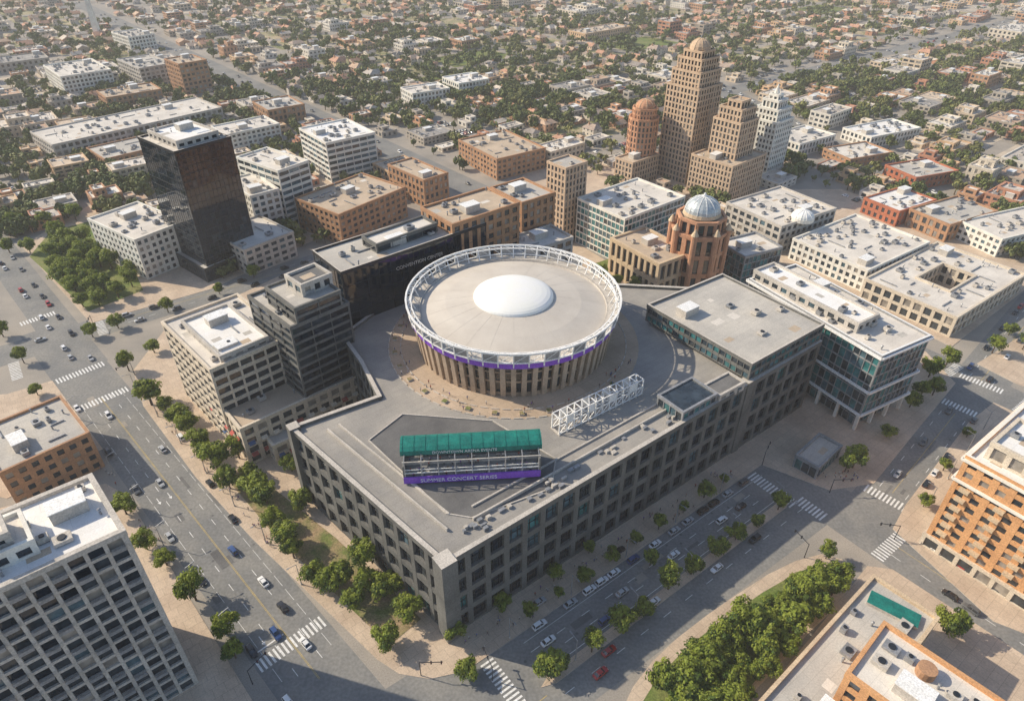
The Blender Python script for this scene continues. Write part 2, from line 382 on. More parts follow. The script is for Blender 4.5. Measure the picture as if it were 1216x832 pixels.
for _ in range(34):
    p=W(RN.uniform(8,90),RN.uniform(-6,-2)); pod.e.box((p.x,p.y,30),(RN.uniform(.8,2),RN.uniform(.6,1.3),RN.uniform(.5,1.2)),angB,RN.choice(['gray_metal','gray_metal','stone_light']))
podo=pod.done()
# --- arena
ar=bpy.data.objects.new('round_arena',None); sc.collection.objects.link(ar); ar.location=(AX,AY,ZB)
w=MB(); nr=64
w.cyl((0,0,.01),33.2,34.6,13,nr,'glass_dark',False)
for j,(z,h,r) in enumerate(((0,1.2,.5),(5.4,.8,.35),(9.4,.6,.3),(12,1.6,.6))):
    t=z/13; w.frust(ngon(0,0,33.2+1.4*t+r,nr),ngon(0,0,33.2+1.4*t+r+.05,nr),z+.02,z+h,'arena_concrete'); 
for i in range(nr):
    a=2*math.pi*i/nr; c,s_=math.cos(a),math.sin(a)
    P0=rect(33.6*c,33.6*s_,1.7,1.7,a);P1=rect(35.2*c,35.2*s_,1.9,1.6,a)
    w.frust(P0,P1,.015,12.8,'arena_concrete')
obj('drum_walls',w.mesh('drum_walls'),parent=ar)
w=MB(); w.cyl((0,0,12.7),36.5,36.8,2.3,nr,'purple_panel',False); w.cyl((0,0,15.0),36.8,33.5,.05,nr,'stone_light',False)
obj('purple_band',w.mesh('purple_band'),parent=ar)
w=MB()
prof=[(33.6,14.9),(33.0,15.0),(32.9,14.4),(24,16.4),(14.2,17.8)]
for i in range(len(prof)-1):
    (r0,z0),(r1,z1)=prof[i],prof[i+1]
    w.frust(ngon(0,0,r0,96),ngon(0,0,r1,96),z0,z1,'dome_membrane' if i>1 else 'stone_light',False)
obj('membrane_roof',w.mesh('membrane_roof',smooth=True),parent=ar)
w=MB()
for i in range(24):
    a=2*math.pi*i/24
    w.beam((32.6*math.cos(a),32.6*math.sin(a),14.46),(24*math.cos(a),24*math.sin(a),16.39),.035,'dome_membrane')
    w.beam((24*math.cos(a),24*math.sin(a),16.39),(14.3*math.cos(a),14.3*math.sin(a),17.79),.035,'dome_membrane')
obj('roof_seams',w.mesh('roof_seams'),parent=ar)
w=MB(); w.cyl((0,0,17.5),14.2,14.1,.6,64,'dome_white',False); w.dome((0,0,18.1),14.1,2.7,'dome_white',64,8)
obj('central_dome',w.mesh('central_dome',smooth=True),parent=ar)
w=MB(); nq=48
for i in range(nq):
    a=2*math.pi*i/nq;b=2*math.pi*(i+1)/nq;m_=(a+b)/2
    pt=lambda r,t,z:(r*math.cos(t),r*math.sin(t),z)
    w.beam(pt(36.9,a,13.6),pt(37.6,a,19.0),.2,'white_metal')
    w.beam(pt(37.6,a,19.0),pt(37.6,b,19.0),.3,'white_metal')
    w.beam(pt(35.9,a,18.4),pt(35.9,b,18.4),.2,'white_metal')
    w.beam(pt(37.1,a,15.4),pt(37.1,b,15.4),.22,'white_metal')
    w.beam(pt(37.6,a,19.0),pt(35.9,a,18.4),.14,'white_metal')
    w.beam(pt(35.9,a,18.4),pt(34.4,a,15.0),.16,'white_metal')
    w.beam(pt(37.1,a,15.4),pt(37.6,b,19.0),.09,'white_metal')
    w.beam(pt(35.9,a,18.4),pt(37.6,b,19.0),.09,'white_metal')
    if i%2==0: w.face([pt(37.15,a,15.6),pt(37.15,b,15.6),pt(37.55,b,18.7),pt(37.55,a,18.7)],'gray_metal')
obj('ring_truss',w.mesh('ring_truss'),parent=ar)
w=MB()
for r in (41,45.3):
    for i in range(72):
        a=2*math.pi*i/72;b=2*math.pi*(i+.7)/72
        if rad(120)<a<rad(330) or r<45:
            w.beam((r*math.cos(a),r*math.sin(a),.12),(r*math.cos(b),r*math.sin(b),.12),.15,'stone_light')
for i in range(14):
    a=rad(170+i*11.5); w.box((43.2*math.cos(a),43.2*math.sin(a),.02),(1.6,1.6,.6),a,'stone_light','soil')
obj('plaza_kerb_rings',w.mesh('plaza_kerb_rings'),parent=ar)
# --- terrace with teal canopy on the podium roof
ta=G(480,577,30); tb=G(642,568,30); tl=(tb-ta).length; tang=math.atan2((tb-ta).y,(tb-ta).x)
te=bpy.data.objects.new('covered_grandstand',None); sc.collection.objects.link(te); te.location=(ta.x,ta.y,30.01); te.rotation_euler=(0,0,tang)
w=MB()
w.box((tl/2,.5,.5),(tl,.4,2.3),0,'purple_panel'); 
for i in range(6): w.box((tl/2,1.6+i*1.25,.8),(tl-.6,1.25,1.0+i*.75),0,'stone_light' if i%2 else 'gray_metal')
w.box((.15,4.6,.6),(.3,8.2,6.2),0,'stone_gray'); w.box((tl-.15,4.6,.6),(.3,8.2,6.2),0,'stone_gray'); w.box((tl/2,9.1,.3),(tl+.4,.3,8.2),0,'stone_gray')
for i in range(9):
    x=.5+i*(tl-1)/8; w.beam((x,.9,0),(x,.9,8.2),.15,'stone_light'); w.beam((x,.9,8.1),(x,9,9.2),.12,'gray_metal'); w.beam((x,9.0,.0),(x,9.0,9.2),.14,'gray_metal')
w.beam((0,.85,4.0),(tl,.85,4.0),.12,'white_metal'); w.beam((0,.9,8.1),(tl,.9,8.1),.12,'stone_light'); w.beam((0,.85,5.2),(tl,.85,5.2),.08,'white_metal')
obj('seating_and_frame',w.mesh('g'),parent=te)
w=MB(); cp=[(3.6,8.0),(3.6,9.6),(4.8,10.3),(6.4,10.6),(8.2,10.6),(9.8,9.9)]
for i in range(len(cp)-1):
    (y0,z0),(y1,z1)=cp[i],cp[i+1]; w.face([(-.6,y0,z0),(tl+.6,y0,z0),(tl+.6,y1,z1),(-.6,y1,z1)],'teal_canopy')
for x in(-.6,tl+.6): w.face([(x,y,z) for y,z in cp]+[(x,9.8,9.4),(x,4.4,8.1)],'teal_canopy')
for i in range(0,13):
    x=i*tl/12
    for k in range(1,len(cp)-1): w.beam((x,cp[k][0],cp[k][1]+.04),(x,cp[k+1][0],cp[k+1][1]+.04),.07,'teal_canopy')
obj('canopy',w.mesh('c'),parent=te)
text(te,'DOWNTOWN ARENA EVENTS',1.3,(tl*.45,3.55,8.3),(rad(90),0,0),'white_metal',.04)
text(te,'SUMMER CONCERT SERIES',1.8,(tl*.4,.26,.9),(rad(90),0,0),'white_metal',.04)
# --- white lattice truss frame on the plaza
sa=G(664,516,30); sb=G(762,468,30); sl=(sb-sa).length
so=bpy.data.objects.new('plaza_truss_frame',None); sc.collection.objects.link(so); so.location=(sa.x,sa.y,30.01); so.rotation_euler=(0,0,math.atan2((sb-sa).y,(sb-sa).x))
w=MB(); nx=12; dx=sl/nx
for i in range(nx+1):
    x=i*dx
    for y in(0,3.6):
        w.beam((x,y,0),(x,y,6.2),.17,'white_metal')
        if i<nx:
            for z in(.3,3.2,6.1): w.beam((x,y,z),(x+dx,y,z),.14,'white_metal')
            w.beam((x,y,.3),(x+dx,y,3.2),.1,'white_metal'); w.beam((x+dx,y,3.2),(x,y,6.1),.1,'white_metal')
            if i%3==1: w.box((x+dx/2,y-.05,3.4),(dx*.8,.08,2.4),0,'white_metal')
    w.beam((x,0,6.1),(x,3.6,6.1),.13,'white_metal')
    if i<nx: w.beam((x,0,6.1),(x+dx,3.6,6.1),.1,'white_metal')
    w.box((x,1.8,0),(.7,4.6,.3),0,'stone_light')
obj('lattice',w.mesh('s'),parent=so)
# --- convention hall (long dark wall) behind arena
cv=Bld('convention_hall'); hc=52
cvP=quad3((370,300),(405,325),(580,268),hc)
cv.vol(cvP,0,hc,dict(ST['darkwall'],cap='stone_light'),'roof_gray',.8)
cv.vol(offs(quad3((430,283),(447,292),(520,268),hc+3),0),hc+.01,hc+3,'darkribbon','roof_light',.4,reg=False)
o=cv.done()
t_=text(o,'CONVENTION CENTER',2.0,(0,0,0),(0,0,0),'stone_light',.06)
e=G(578,268,hc)-G(405,325,hc); a_=math.atan2(e.y,e.x); q=G(405,325,hc)+e*.5+Vector((e.y,-e.x)).normalized()*.3
t_.location=(q.x-o.location.x,q.y-o.location.y,hc-6); t_.rotation_euler=(rad(90),0,a_)
b=Bld('brown_office_building'); b.vol(quad3((503,247),(537,268),(613,241),56),0,56,'brown','roof_tan',1); b.done()
b=Bld('brown_office_building'); b.vol(quad3((587,223),(620,242),(656,229),50),0,50,'brown','roof_gray',1); b.done()
B('low_gray_building',(583,290),(608,306),(680,283),36,'gray','roof_light')
# --- stepped dark office, left of arena
sd=Bld('stepped_dark_office')
h1=34; q1=quad3((188,386),(250,440),(345,402),h1); sd.vol(q1,0,h1,'lightribbon','roof_light',.6)
sd.vol(quad3((215,384),(262,425),(318,402),h1+2),h1+.01,h1+2.2,'gray','roof_white',.2,reg=False)
h2=46; sd.vol(quad3((298,352),(345,390),(412,360),h2),0,h2,'darkribbon','roof_gray',1,reg=False)
h3=52; sd.vol(quad3((318,342),(350,368),(402,346),h3),h2+.01,h3,'darkribbon','roof_gray',.6,reg=False)
sd.vol(quad3((340,328),(358,340),(392,326),h3+4),h3+.01,h3+4,'gray','roof_dark',.6,reg=False)
sd.done()
b=Bld('beige_arcade_building'); q1=quad3((250,462),(286,510),(440,436),16); b.vol(q1,0,16,'cream','roof_tan',.8); b.awnings(q1,9.2,4.5); b.awnings(q1,4.2,4.5); b.done()
b=Bld('low_entrance_hall'); q1=quad3((300,497),(325,530),(375,508),8); b.vol(q1,0,8,'cream','roof_gray',.7); b.awnings(q1,3.6,4); b.done()
# --- black tower and left group
b=Bld('black_glass_tower'); tp=quad3((168,163),(207,182),(272,163),65); b.vol(tp,0,65,dict(ST['black'],cap='stone_light'),'roof_light',.5)
b.vol(offs(tp,-4),65.01,68,'gray','roof_white',.4,reg=False)
b.vol(offs(tp,3),0,7,'black','roof_gray',0,reg=False); b.done()
B('white_office_block',(117,257),(160,286),(214,262),(172,332),'white','roof_light')
B('white_office_tower',(298,183),(330,204),(358,190),(345,270),'whiteribbon','roof_light')
B('glass_office_building',(357,153),(387,171),(444,158),(402,217),'whiteribbon','roof_white')
B('brown_brick_office',(355,235),(402,256),(476,222),(412,292),'brown','roof_tan')
B('brown_brick_office',(462,196),(503,215),(531,206),(510,247),'brown','roof_tan')
B('white_office_block',(278,212),(297,234),(328,224),(312,285),'white','roof_light')
B('gray_annex_building',(255,275),(290,298),(345,275),14,'gray','roof_light')
B('apartment_block',(53,78),(72,92),(131,83),(80,116),'white','roof_light')
B('apartment_block',(145,70),(165,82),(203,75),(172,106),'gray','roof_gray')
B('apartment_block',(140,38),(152,45),(180,40),(158,62),'white','roof_gray')
B('brown_apartment_tower',(200,70),(212,77),(243,71),(217,114),'brown','roof_tan')
B('brick_warehouse',(113,109),(126,117),(192,107),(130,134),'brown','roof_tan')
B('long_white_warehouse',(37,157),(62,173),(262,128),(66,193),'gray','roof_light',.5)
B('brick_warehouse',(106,176),(124,190),(212,168),(128,205),'brown','roof_gray')
B('office_building',(250,151),(268,161),(332,148),(275,182),'white','roof_light')
B('office_building',(297,122),(318,132),(362,125),(323,152),'brown','roof_gray')
B('office_building',(474,105),(490,112),(535,106),(492,128),'white','roof_light')
B('office_building',(526,92),(545,100),(580,94),(548,116),'white','roof_white')
B('slender_brick_tower',(653,192),(672,201),(694,192),(668,290),'tan','roof_gray',.5)
B('teal_glass_office',(687,236),(742,261),(812,234),(738,314),'teal','roof_light')
B('brick_warehouse',(540,168),(590,190),(650,178),14,'brown','roof_tan')
# --- deco skyscraper group
b=Bld('art_deco_skyscraper'); a=rad(41); cx,cy=116,452
for (s_,z0,z1) in((24,0,60),(21,60.01,69),(17.5,69.01,76),(13,76.01,80)):
    b.vol(rect(cx,cy,s_,s_,a),z0,z1,'tan','roof_tan',0,reg=z0==0)
for k in range(4):
    for (r_,zz,hh) in((11.4,60.9,4.5),(9.6,69.9,4)):
        aa=a+rad(45)+k*math.pi/2; b.e.cyl((cx+r_*1.2*math.cos(aa),cy+r_*1.2*math.sin(aa),zz),1.3,.3,hh,8,'limestone_tan')
b.e.dome((cx,cy,80.9),6.6,6.0,'limestone_tan',16,5,'stone_beige'); b.e.cyl((cx,cy,86.8),.5,.1,2,8,'gray_metal'); b.done()
b=Bld('domed_brick_tower'); c=G(757,214); c=Vector((c.x+1,c.y+6)); b.vol(ngon(c.x,c.y,9.5,12),0,40,dict(ST['tan'],w='terracotta'),'roof_tan',0); b.vol(ngon(c.x,c.y,7.6,12),40.01,46,dict(ST['tan'],w='terracotta'),'roof_tan',0,reg=False)
b.e.dome((c.x,c.y,46.9),6.4,4.6,'terracotta',16,5,'stone_beige'); b.vol(rect(c.x-3,c.y-8,26,14,a),0,17,'tan','roof_tan',.5); b.done()
b=Bld('stepped_stone_tower'); c=Vector((137,424))
b.vol(rect(c.x,c.y,36,30,a),0,24,'tan','roof_tan',.8); b.vol(rect(c.x+1,c.y+2,19,19,a),24.01,46,'tan','roof_tan',0,reg=False); b.vol(rect(c.x+1,c.y+2,15,15,a),46.01,53,'tan','roof_tan',0,reg=False); b.vol(rect(c.x+1,c.y+2,9,9,a),53.01,57,'tan','roof_tan',.3,reg=False); b.done()
b=Bld('white_stepped_tower'); c=G(902,207); c=Vector((c.x+3,c.y+8)); ws=dict(ST['white']); ws.update(bay=2.6,pw=1.1)
for s_,z0,z1 in((20,0,36),(16,36.01,43),(11,43.01,48),(6,48.01,51)): b.vol(rect(c.x,c.y,s_,s_,a),z0,z1,ws,'roof_white',0,reg=z0==0)
b.e.cyl((c.x,c.y,51.9),2,.1,6,8,'concrete_white'); b.done()
# --- domed hall
b=Bld('domed_courthouse'); cx,cy=90.5,304
cst=dict(bay=5,fh=9,pw=2.4,sh=2.2,d=.8,w='terracotta',g=[('glass_dark',3),('glass_black',2)])
b.vol(ngon(cx,cy,12.8,8,rad(22.5)),0,29,cst,'roof_tan',0); b.vol(ngon(cx,cy,11,8,rad(22.5)),29.01,36,dict(cst,fh=7,bay=4,pw=1.4,sh=1.6),'roof_tan',0,reg=False)
for k in range(8):
    t=rad(22.5)+k*math.pi/4; b.e.cyl((cx+13.4*math.cos(t),cy+13.4*math.sin(t),0),1.5,1.5,31,10,'terracotta'); b.e.cyl((cx+13.4*math.cos(t),cy+13.4*math.sin(t),31),1.9,.3,3,10,'stone_beige')
b.e.cyl((cx,cy,36.9),9,8.6,1.6,24,'stone_beige'); b.e.dome((cx,cy,38.4),8.4,7,'dome_lead',24,7,'white_metal'); b.e.cyl((cx,cy,45.2),.9,.5,1.8,8,'white_metal')
col=dict(bay=4.2,fh=9,pw=1.6,sh=2.2,d=.9,w='stone_beige',g=[('glass_dark',3),('glass_black',1)])
b.vol(quad3((727,284),(783,314),(822,300),19),0,19,col,'roof_tan',.6); b.done()
B('dark_glass_office',(862,286),(885,306),(919,290),(882,338),'tealdark','roof_light')
b=B('gray_civic_building',(868,240),(928,270),(986,246),(922,302),'gray','roof_light')
dm=MB(); c=G(958,240,26); dm.cyl((0,0,0),6,6,2,24,'concrete_white'); dm.dome((0,0,2),5.8,3.6,'dome_white',24,6,'white_metal'); obj('white_roof_dome',dm.mesh('white_roof_dome'),(c.x,c.y,HS((928,270),(922,302))+.05))
B('white_office_block',(943,284),(1030,322),(1102,288),(1024,346),'white','roof_light',1.3)
b=Bld('courtyard_building'); hh=HS((1138,378),(1130,400)); P=quad3((1033,330),(1136,378),(1204,322),hh); c=sum(P,Vector((0,0)))/4
b.vol(P,0,hh,'cream','roof_light',1.2,hole=[c+(p-c)*.38 for p in P]); b.done()
B('red_brick_building',(1058,196),(1088,212),(1128,200),(1086,226),'red','roof_gray')
B('brown_brick_office',(985,176),(1010,190),(1050,178),(1008,200),'brown','roof_light')
B('low_white_building',(1005,152),(1035,164),(1085,150),8,'white','roof_white')
B('low_white_building',(1150,262),(1190,285),(1250,255),10,'white','roof_light')
B('brick_warehouse',(1085,248),(1128,268),(1175,248),10,'brown','roof_gray')
B('low_white_building',(915,160),(950,172),(990,160),9,'white','roof_light')
B('red_brick_building',(1030,235),(1068,252),(1105,236),9,'red','roof_white')
# --- glass office right of podium
gb=Bld('glass_corner_office'); hg=HS((1045,425),(1030,512))
gp=quad3((897,331),(1047,424),(1100,398),hg); gb.vol(gp,8,hg,dict(ST['tealdark'],cap='white_metal'),'roof_light',1.2)
gb.vol(offs(gp,-2.5),0,8,'tealdark','roof_gray',0,reg=False)
g0=offs(gp,-.4)
for i in range(4):
    a_,b_=g0[i],g0[(i+1)%4]; n=max(2,int((b_-a_).length/8))
    for k in range(n): p=a_+(b_-a_)*k/n; gb.e.box((p.x,p.y,0),(1.1,1.1,8.1),angB,'concrete_white')
for zz in (hg-.2,8.0,hg*.55): 
    O=offs(gp,.9)
    for i in range(4):
        a_,b_=O[i],O[(i+1)%4]; gb.e.beam((a_.x,a_.y,zz),(b_.x,b_.y,zz),.4,'white_metal')
gb.vol(quad3((905,318),(1020,384),(1040,372),hg+4),hg+.01,hg+3.5,'gray','roof_white',.6,reg=False)
gb.done()
# --- orange brick building right
K=G(1096,645); u1=Vector((.6,-.8)); u2=Vector((.8,.6))
b=Bld('orange_brick_building'); ho=HS((1150,543),(1096,645))
P=[K,K+u1*34,K+u1*34+u2*44,K+u2*44]; b.vol(P,4.5,ho,dict(ST['orange'],cap='concrete_white'),'roof_white',1.0)
b.vol(offs(ccw(P),.5),0,4.5,dict(ST['cream'],bay=5,fh=4.5,pw=1.2,sh=.8),'roof_light',0,reg=False,par=.5)
b.vol([K+u1*3+u2*4,K+u1*22+u2*4,K+u1*22+u2*20,K+u1*3+u2*20],ho+.01,ho+5,'cream','roof_white',1,reg=False)
for zz in(ho-.6,ho-8): 
    O=offs(ccw(P),.9)
    for i in range(4): b.e.beam((O[i].x,O[i].y,zz),(O[(i+1)%4].x,O[(i+1)%4].y,zz),.35,'concrete_white')
for k in range(7):
    for f in range(6):
        p=K+u1*(3.2+k*4.6)-u2*1.1
        if k%2==0: b.e.box((p.x,p.y,8+f*3.6),(2.6,1.4,.9),math.atan2(u1.y,u1.x),'stone_beige')
b.done()
# --- lower-left slab block
Q=G(232,810); hq=HS((148,632),(232,810)); ud=Vector((-.78,-.625)); vd=Vector((-.68,.73))
b=Bld('concrete_apartment_slab'); P=[Q,Q+ud*55,Q+ud*55+vd*21,Q+vd*21]; b.vol(P,0,hq,'apartment','roof_white',1.3)
b.vol([Q+ud*14+vd*5,Q+ud*26+vd*5,Q+ud*26+vd*15,Q+ud*14+vd*15],hq+.01,hq+3.4,'white','roof_light',.5,reg=False)
b.vol([Q+ud*17+vd*7,Q+ud*23+vd*7,Q+ud*23+vd*13,Q+ud*17+vd*13],hq+3.42,hq+6,'gray','roof_light',0,reg=False)
nbal=Vector((.625,-.78))
for f in range(1,16):
    for k in range(15):
        if (k*7+f*3)%5<2:
            p=Q+ud*(1.8+k*3.66)+nbal*1.25; b.e.box((p.x,p.y,f*3.6+.2),(2.7,1.0,.15),math.atan2(ud.y,ud.x),'stone_light'); p=p+nbal*.5; b.e.box((p.x,p.y,f*3.6+.3),(2.7,.08,.95),math.atan2(ud.y,ud.x),'gray_metal')
b.done()
B('low_commercial_building',(0,563),(105,515),(72,472),15,'brown','roof_gray',1.4)
# --- lower right
b=Bld('flat_roof_shop_building'); b.vol([G(900,838,16),G(1037,686,16),G(1112,735,16),G(985,905,16)],0,16,'beige','roof_gray',1.2)
p0=G(1062,722,17); b.e.box((p0.x,p0.y,16.05),(12,4.5,.9),angB-rad(75),'stone_light','teal_canopy'); b.done()
b=Bld('tan_brick_building'); b.vol(quad3((1002,797),(1050,742),(1195,832),26),0,26,'orange','roof_light',1.2); p=G(1098,800,26); b.e.cyl((p.x,p.y,26),2,2,2.4,16,'brick_brown'); b.done()
b=Bld('plaza_pavilion'); b.vol(quad3((946,541),(972,556),(998,530),5),0,5,'tealdark','roof_gray',.3); b.done()
# ---------------------------------------------------------------- ground, roads, pavements
g=MB(); S=9000; g.face([(-S,-S/4,0),(S,-S/4,0),(S,S*1.6,0),(-S,S*1.6,0)],'ground_asphalt'); obj('ground',g.mesh('ground'))
rz=[.004]
ROADS=[]
def road(a,b,w,name='road'):
    a=Vector(a[:2]);b=Vector(b[:2]); d=(b-a).normalized(); n=Vector((-d.y,d.x))*w/2
    sheet(name,[a-n,b-n,b+n,a+n],rz[0],'asphalt'); rz[0]+=.004; ROADS.append((a,b,w))
la,lb=G(118,470),G(400,832); ld=(lb-la).normalized(); ln=Vector((-ld.y,ld.x))
c2=G(1010,612)
eA,eB=G(1048,600),G(1143,480); ed=(eB-eA).normalized(); en=Vector((-ed.y,ed.x))
xA=G(1170,462)
road(la-ld*70,lb+ld*60,21)
road(W(-70,18),W(128,24),33)
road(c2-u1*14,c2+u1*110,19)
road(G(60,405)-UB*160,G(60,405)+UB*240,18)
road(G(0,290)+ld*-200,G(95,425)+ld*10,16)
road(G(90,3),G(640,262),22)
road(G(850,112),G(1216,22),20); road(G(1300,330),G(840,95),18)
road(eA-ed*14,eB+ed*140,19); road(xA-u1*70,xA+u1*120,20)
slabs=[]
def slab(P,name='pavement'):
    z=.13+.004*len(slabs); P=ccw(P); slabs.append(P); sheet(name,P,z,'pavement',z); return z
z_main=slab([G(448,783),G(474,800),G(510,806),G(552,797),W(12,11.5),W(100,11),W(122,11),G(985,582),G(1038,574),G(1088,512),G(1135,455),G(1100,418),G(900,312),G(740,322),G(585,228),G(365,312),G(195,392),G(158,440),G(170,482),G(232,566),G(300,640)])
slab([W(14,25),W(112,25),W(116,26.5),W(112,28),W(14,28),W(10,26.5)],'median_strip')
slab([G(8,468),G(62,452),G(122,533),G(8,592),G(-150,560),G(-150,480)])
slab([G(-200,650),G(125,574),G(150,588),G(300,832),G(320,860),G(-100,880)])
z_park=slab([G(25,292),G(108,384),G(255,342),G(362,290),G(500,228),G(400,190),G(275,178),G(150,218)])
slab([G(1060,628),G(1075,600),G(1150,502),G(1180,478),G(1500,620),G(1400,850),G(1216,752),G(1180,738)])
slab([G(885,850),G(960,760),G(1030,672),G(1060,676),G(1216,778),G(1320,850),G(1250,980),G(880,980)])
# curved-kerb island park
z_isl=slab([G(735,850),G(752,815),G(775,785),G(805,757),G(840,730),G(875,706),G(912,682),G(945,666),G(975,658),G(1000,664),G(1014,684),G(1008,706),G(960,752),G(885,832),G(860,900),G(735,900)])
slab([G(880,288),G(1130,412),G(1235,330),G(1216,300),G(1000,225),G(880,225)])
slab([G(600,222),G(742,316),G(860,292),G(862,225),G(950,210),G(940,180),G(720,185),G(650,190)])
slab([G(1205,455),G(1160,432),G(1290,350),G(1500,430),G(1500,560)])
sheet('lawn',[G(35,305),G(105,370),G(170,345),G(150,300),G(110,262),G(60,275)],.2,'lawn')
sheet('lawn',[G(762,835),G(780,806),G(812,772),G(850,742),G(905,704),G(950,678),G(990,672),G(1002,688),G(900,805),G(860,850),G(765,850)],.2,'lawn')
sheet('lawn',[G(262,560),G(300,560),G(400,640),G(500,735),G(470,760),G(440,745),G(330,640)],.21,'soil')
sheet('lawn',[G(700,315),G(765,345),G(775,338),G(722,308)],.21,'lawn')
mk=MB()
mz=.05
def strip(a,b,w,m='paint_white'):
    d=(b-a).normalized(); n=Vector((-d.y,d.x))*w/2
    mk.face([(p.x,p.y,mz) for p in(a-n,b-n,b+n,a+n)],m)
def dashes(a,b,off,on=3,gap=6,w=.18,m='paint_white'):
    d=(b-a).normalized(); n=Vector((-d.y,d.x)); L=(b-a).length; x=0
    while x<L-on: strip(a+d*x+n*off,a+d*(x+on)+n*off,w,m); x+=on+gap
def solid(a,b,off,w=.18,m='paint_white'):
    d=(b-a).normalized(); n=Vector((-d.y,d.x)); strip(a+n*off,b+n*off,w,m)
def zebra(c,ang,span,depth=4):
    u=Vector((math.cos(ang),math.sin(ang))); v=Vector((-u.y,u.x)); x=-span/2
    while x<span/2: strip(c+u*x-v*depth/2,c+u*x+v*depth/2,.6); x+=1.25
aL=math.atan2(ld.y,ld.x)
s0,s1=la+ld*2,lb-ld*8
for o in(-.14,.14): solid(s0,s1,o,.12,'paint_yellow')
for o in(-3.6,3.6): dashes(s0,s1,o)
for o in(-7.3,7.3): dashes(s0,s1,o,5,1.5,.12)
solid(W(14,24),W(118,24),0); dashes(W(14,20.8),W(118,20.8),0); dashes(W(14,17.4),W(118,17.4),0); solid(W(14,14.2),W(118,14.2),0,.12)
dashes(W(14,31.5),W(118,31.5),0); solid(W(-40,29),W(10,29),0,.2,'paint_yellow')
a_,b_=c2+u1*16,c2+u1*100; solid(a_,b_,0,.16,'paint_yellow'); dashes(a_,b_,4.4); dashes(a_,b_,-4.4)
a_,b_=eA+ed*8,eB-ed*8; solid(a_,b_,0,.16,'paint_yellow'); dashes(a_,b_,4.2); dashes(a_,b_,-4.2)
solid(eB+ed*22,eB+ed*130,0,.16,'paint_yellow'); dashes(eB+ed*22,eB+ed*130,4.2); dashes(eB+ed*22,eB+ed*130,-4.2)
solid(xA+u1*16,xA+u1*110,0,.16,'paint_yellow'); solid(xA-u1*60,xA-u1*14,0,.16,'paint_yellow')
r4=G(60,405)
solid(r4+UB*22,r4+UB*150,0,.2,'paint_yellow'); dashes(r4+UB*22,r4+UB*150,4); dashes(r4+UB*22,r4+UB*150,-4)
aB=angB; aE=math.atan2(ed.y,ed.x)
zebra(lb-ld*22,aL+math.pi/2,19,4); zebra(W(3,19),aB+math.pi/2,15,4); zebra(W(-24,18),aB+math.pi/2,19,4)
zebra(W(115,20),aB+math.pi/2,17,4.5); zebra(W(118,33),aB+math.pi/2,9,4.5); zebra(c2+u1*14,math.atan2(u1.y,u1.x)+math.pi/2,17,4); zebra(eA+ed*4,aE+math.pi/2,16,4); zebra(eB-ed*3,aE+math.pi/2,16,4); zebra(eB+ed*20,aE+math.pi/2,16,4); zebra(xA-u1*14,math.atan2(u1.y,u1.x)+math.pi/2,17,4); zebra(xA+u1*14,math.atan2(u1.y,u1.x)+math.pi/2,17,4)
zebra(la+ld*3,aL+math.pi/2,19,4); zebra(r4+UB*20,aB+math.pi/2,16,4); zebra(G(45,378),aL+math.pi/2,14,4); zebra(G(18,440),aB+math.pi/2,14,4); zebra(la+ld*-22,aL+math.pi/2,18,4)
for o,sg_ in((1.8,1),(5.4,1)):
    for dd in(30,100):
        p=lb-ld*dd+ln*(-o); strip(p,p+ld*2.4,.25); mk.face([(q.x,q.y,mz) for q in (p+ld*3.6,p+ld*2.4+ln*.6,p+ld*2.4-ln*.6)],'paint_white')
solid(lb-ld*26-ln*9.5,lb-ld*26-ln*.3,0,.45); 
obj('road_markings',mk.mesh('road_markings'))
pt_=MB()
for _ in range(70):
    k=RN.choice([(la,ld,ln,0,150,9),(W(10,18),UB,NB,0,105,5),(eA,ed,en,0,60,7)]); p=k[0]+k[1]*RN.uniform(k[3],k[4])+k[2]*RN.uniform(-k[5],k[5])
    if RN.random()<.5: pt_.face([(q.x,q.y,.0445+RN.random()*.003) for q in rect(p.x,p.y,RN.uniform(2,9),RN.uniform(.8,2.6),math.atan2(k[1].y,k[1].x))],RN.choice(['roof_dark','ground_asphalt','asphalt']))
    else: pt_.face([(q.x,q.y,.0485) for q in ngon(p.x,p.y,.4,10)],'roof_dark')
obj('road_repair_patches',pt_.mesh('road_repair_patches'))
# ---------------------------------------------------------------- trees
def tree_mesh(seed,h,cr,ncl,nl,ls,m1,m2,far=False):
    r=random.Random(seed); mb=MB()
    if not far:
        mb.cyl((0,0,0),.28,.18,h*.42,7,'bark',False)
    else: mb.cyl((0,0,0),.3,.2,h*.4,4,'bark',False)
    for i in range(ncl):
        while True:
            p=Vector((r.uniform(-1,1),r.uniform(-1,1),r.uniform(-.75,1)))
            if .25<p.length<1: break
        k=1+.22*math.sin(3*math.atan2(p.y,p.x)+seed)
        c=Vector((p.x*cr*.8*k,p.y*cr*.8*k,h*.62+p.z*h*.3))
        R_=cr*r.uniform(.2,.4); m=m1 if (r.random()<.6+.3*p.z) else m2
        if not far and i%5==0: mb.beam((0,0,h*.35),c,.07,'bark')
        for _ in range(nl):
            d=Vector((r.gauss(0,1),r.gauss(0,1),r.gauss(.25,1))).normalized()
            q=c+d*R_*r.uniform(.6,1.05); nrm=(d+Vector((r.gauss(0,.4),r.gauss(0,.4),r.gauss(.3,.4)))).normalized()
            u=nrm.cross(Vector((r.random(),r.random(),.3))).normalized(); v=nrm.cross(u); s=ls*r.uniform(.6,1.2)
            mb.face([q-u*s,q-v*s*.6,q+u*s,q+v*s*.6],m)
    return mb.mesh('tree_mesh')
NT=[tree_mesh(i,8.5+(i%3-1)*1.2,4.1-(i%2)*.7,50,56,.38,'leaf_light','leaf_dark') for i in range(5)]
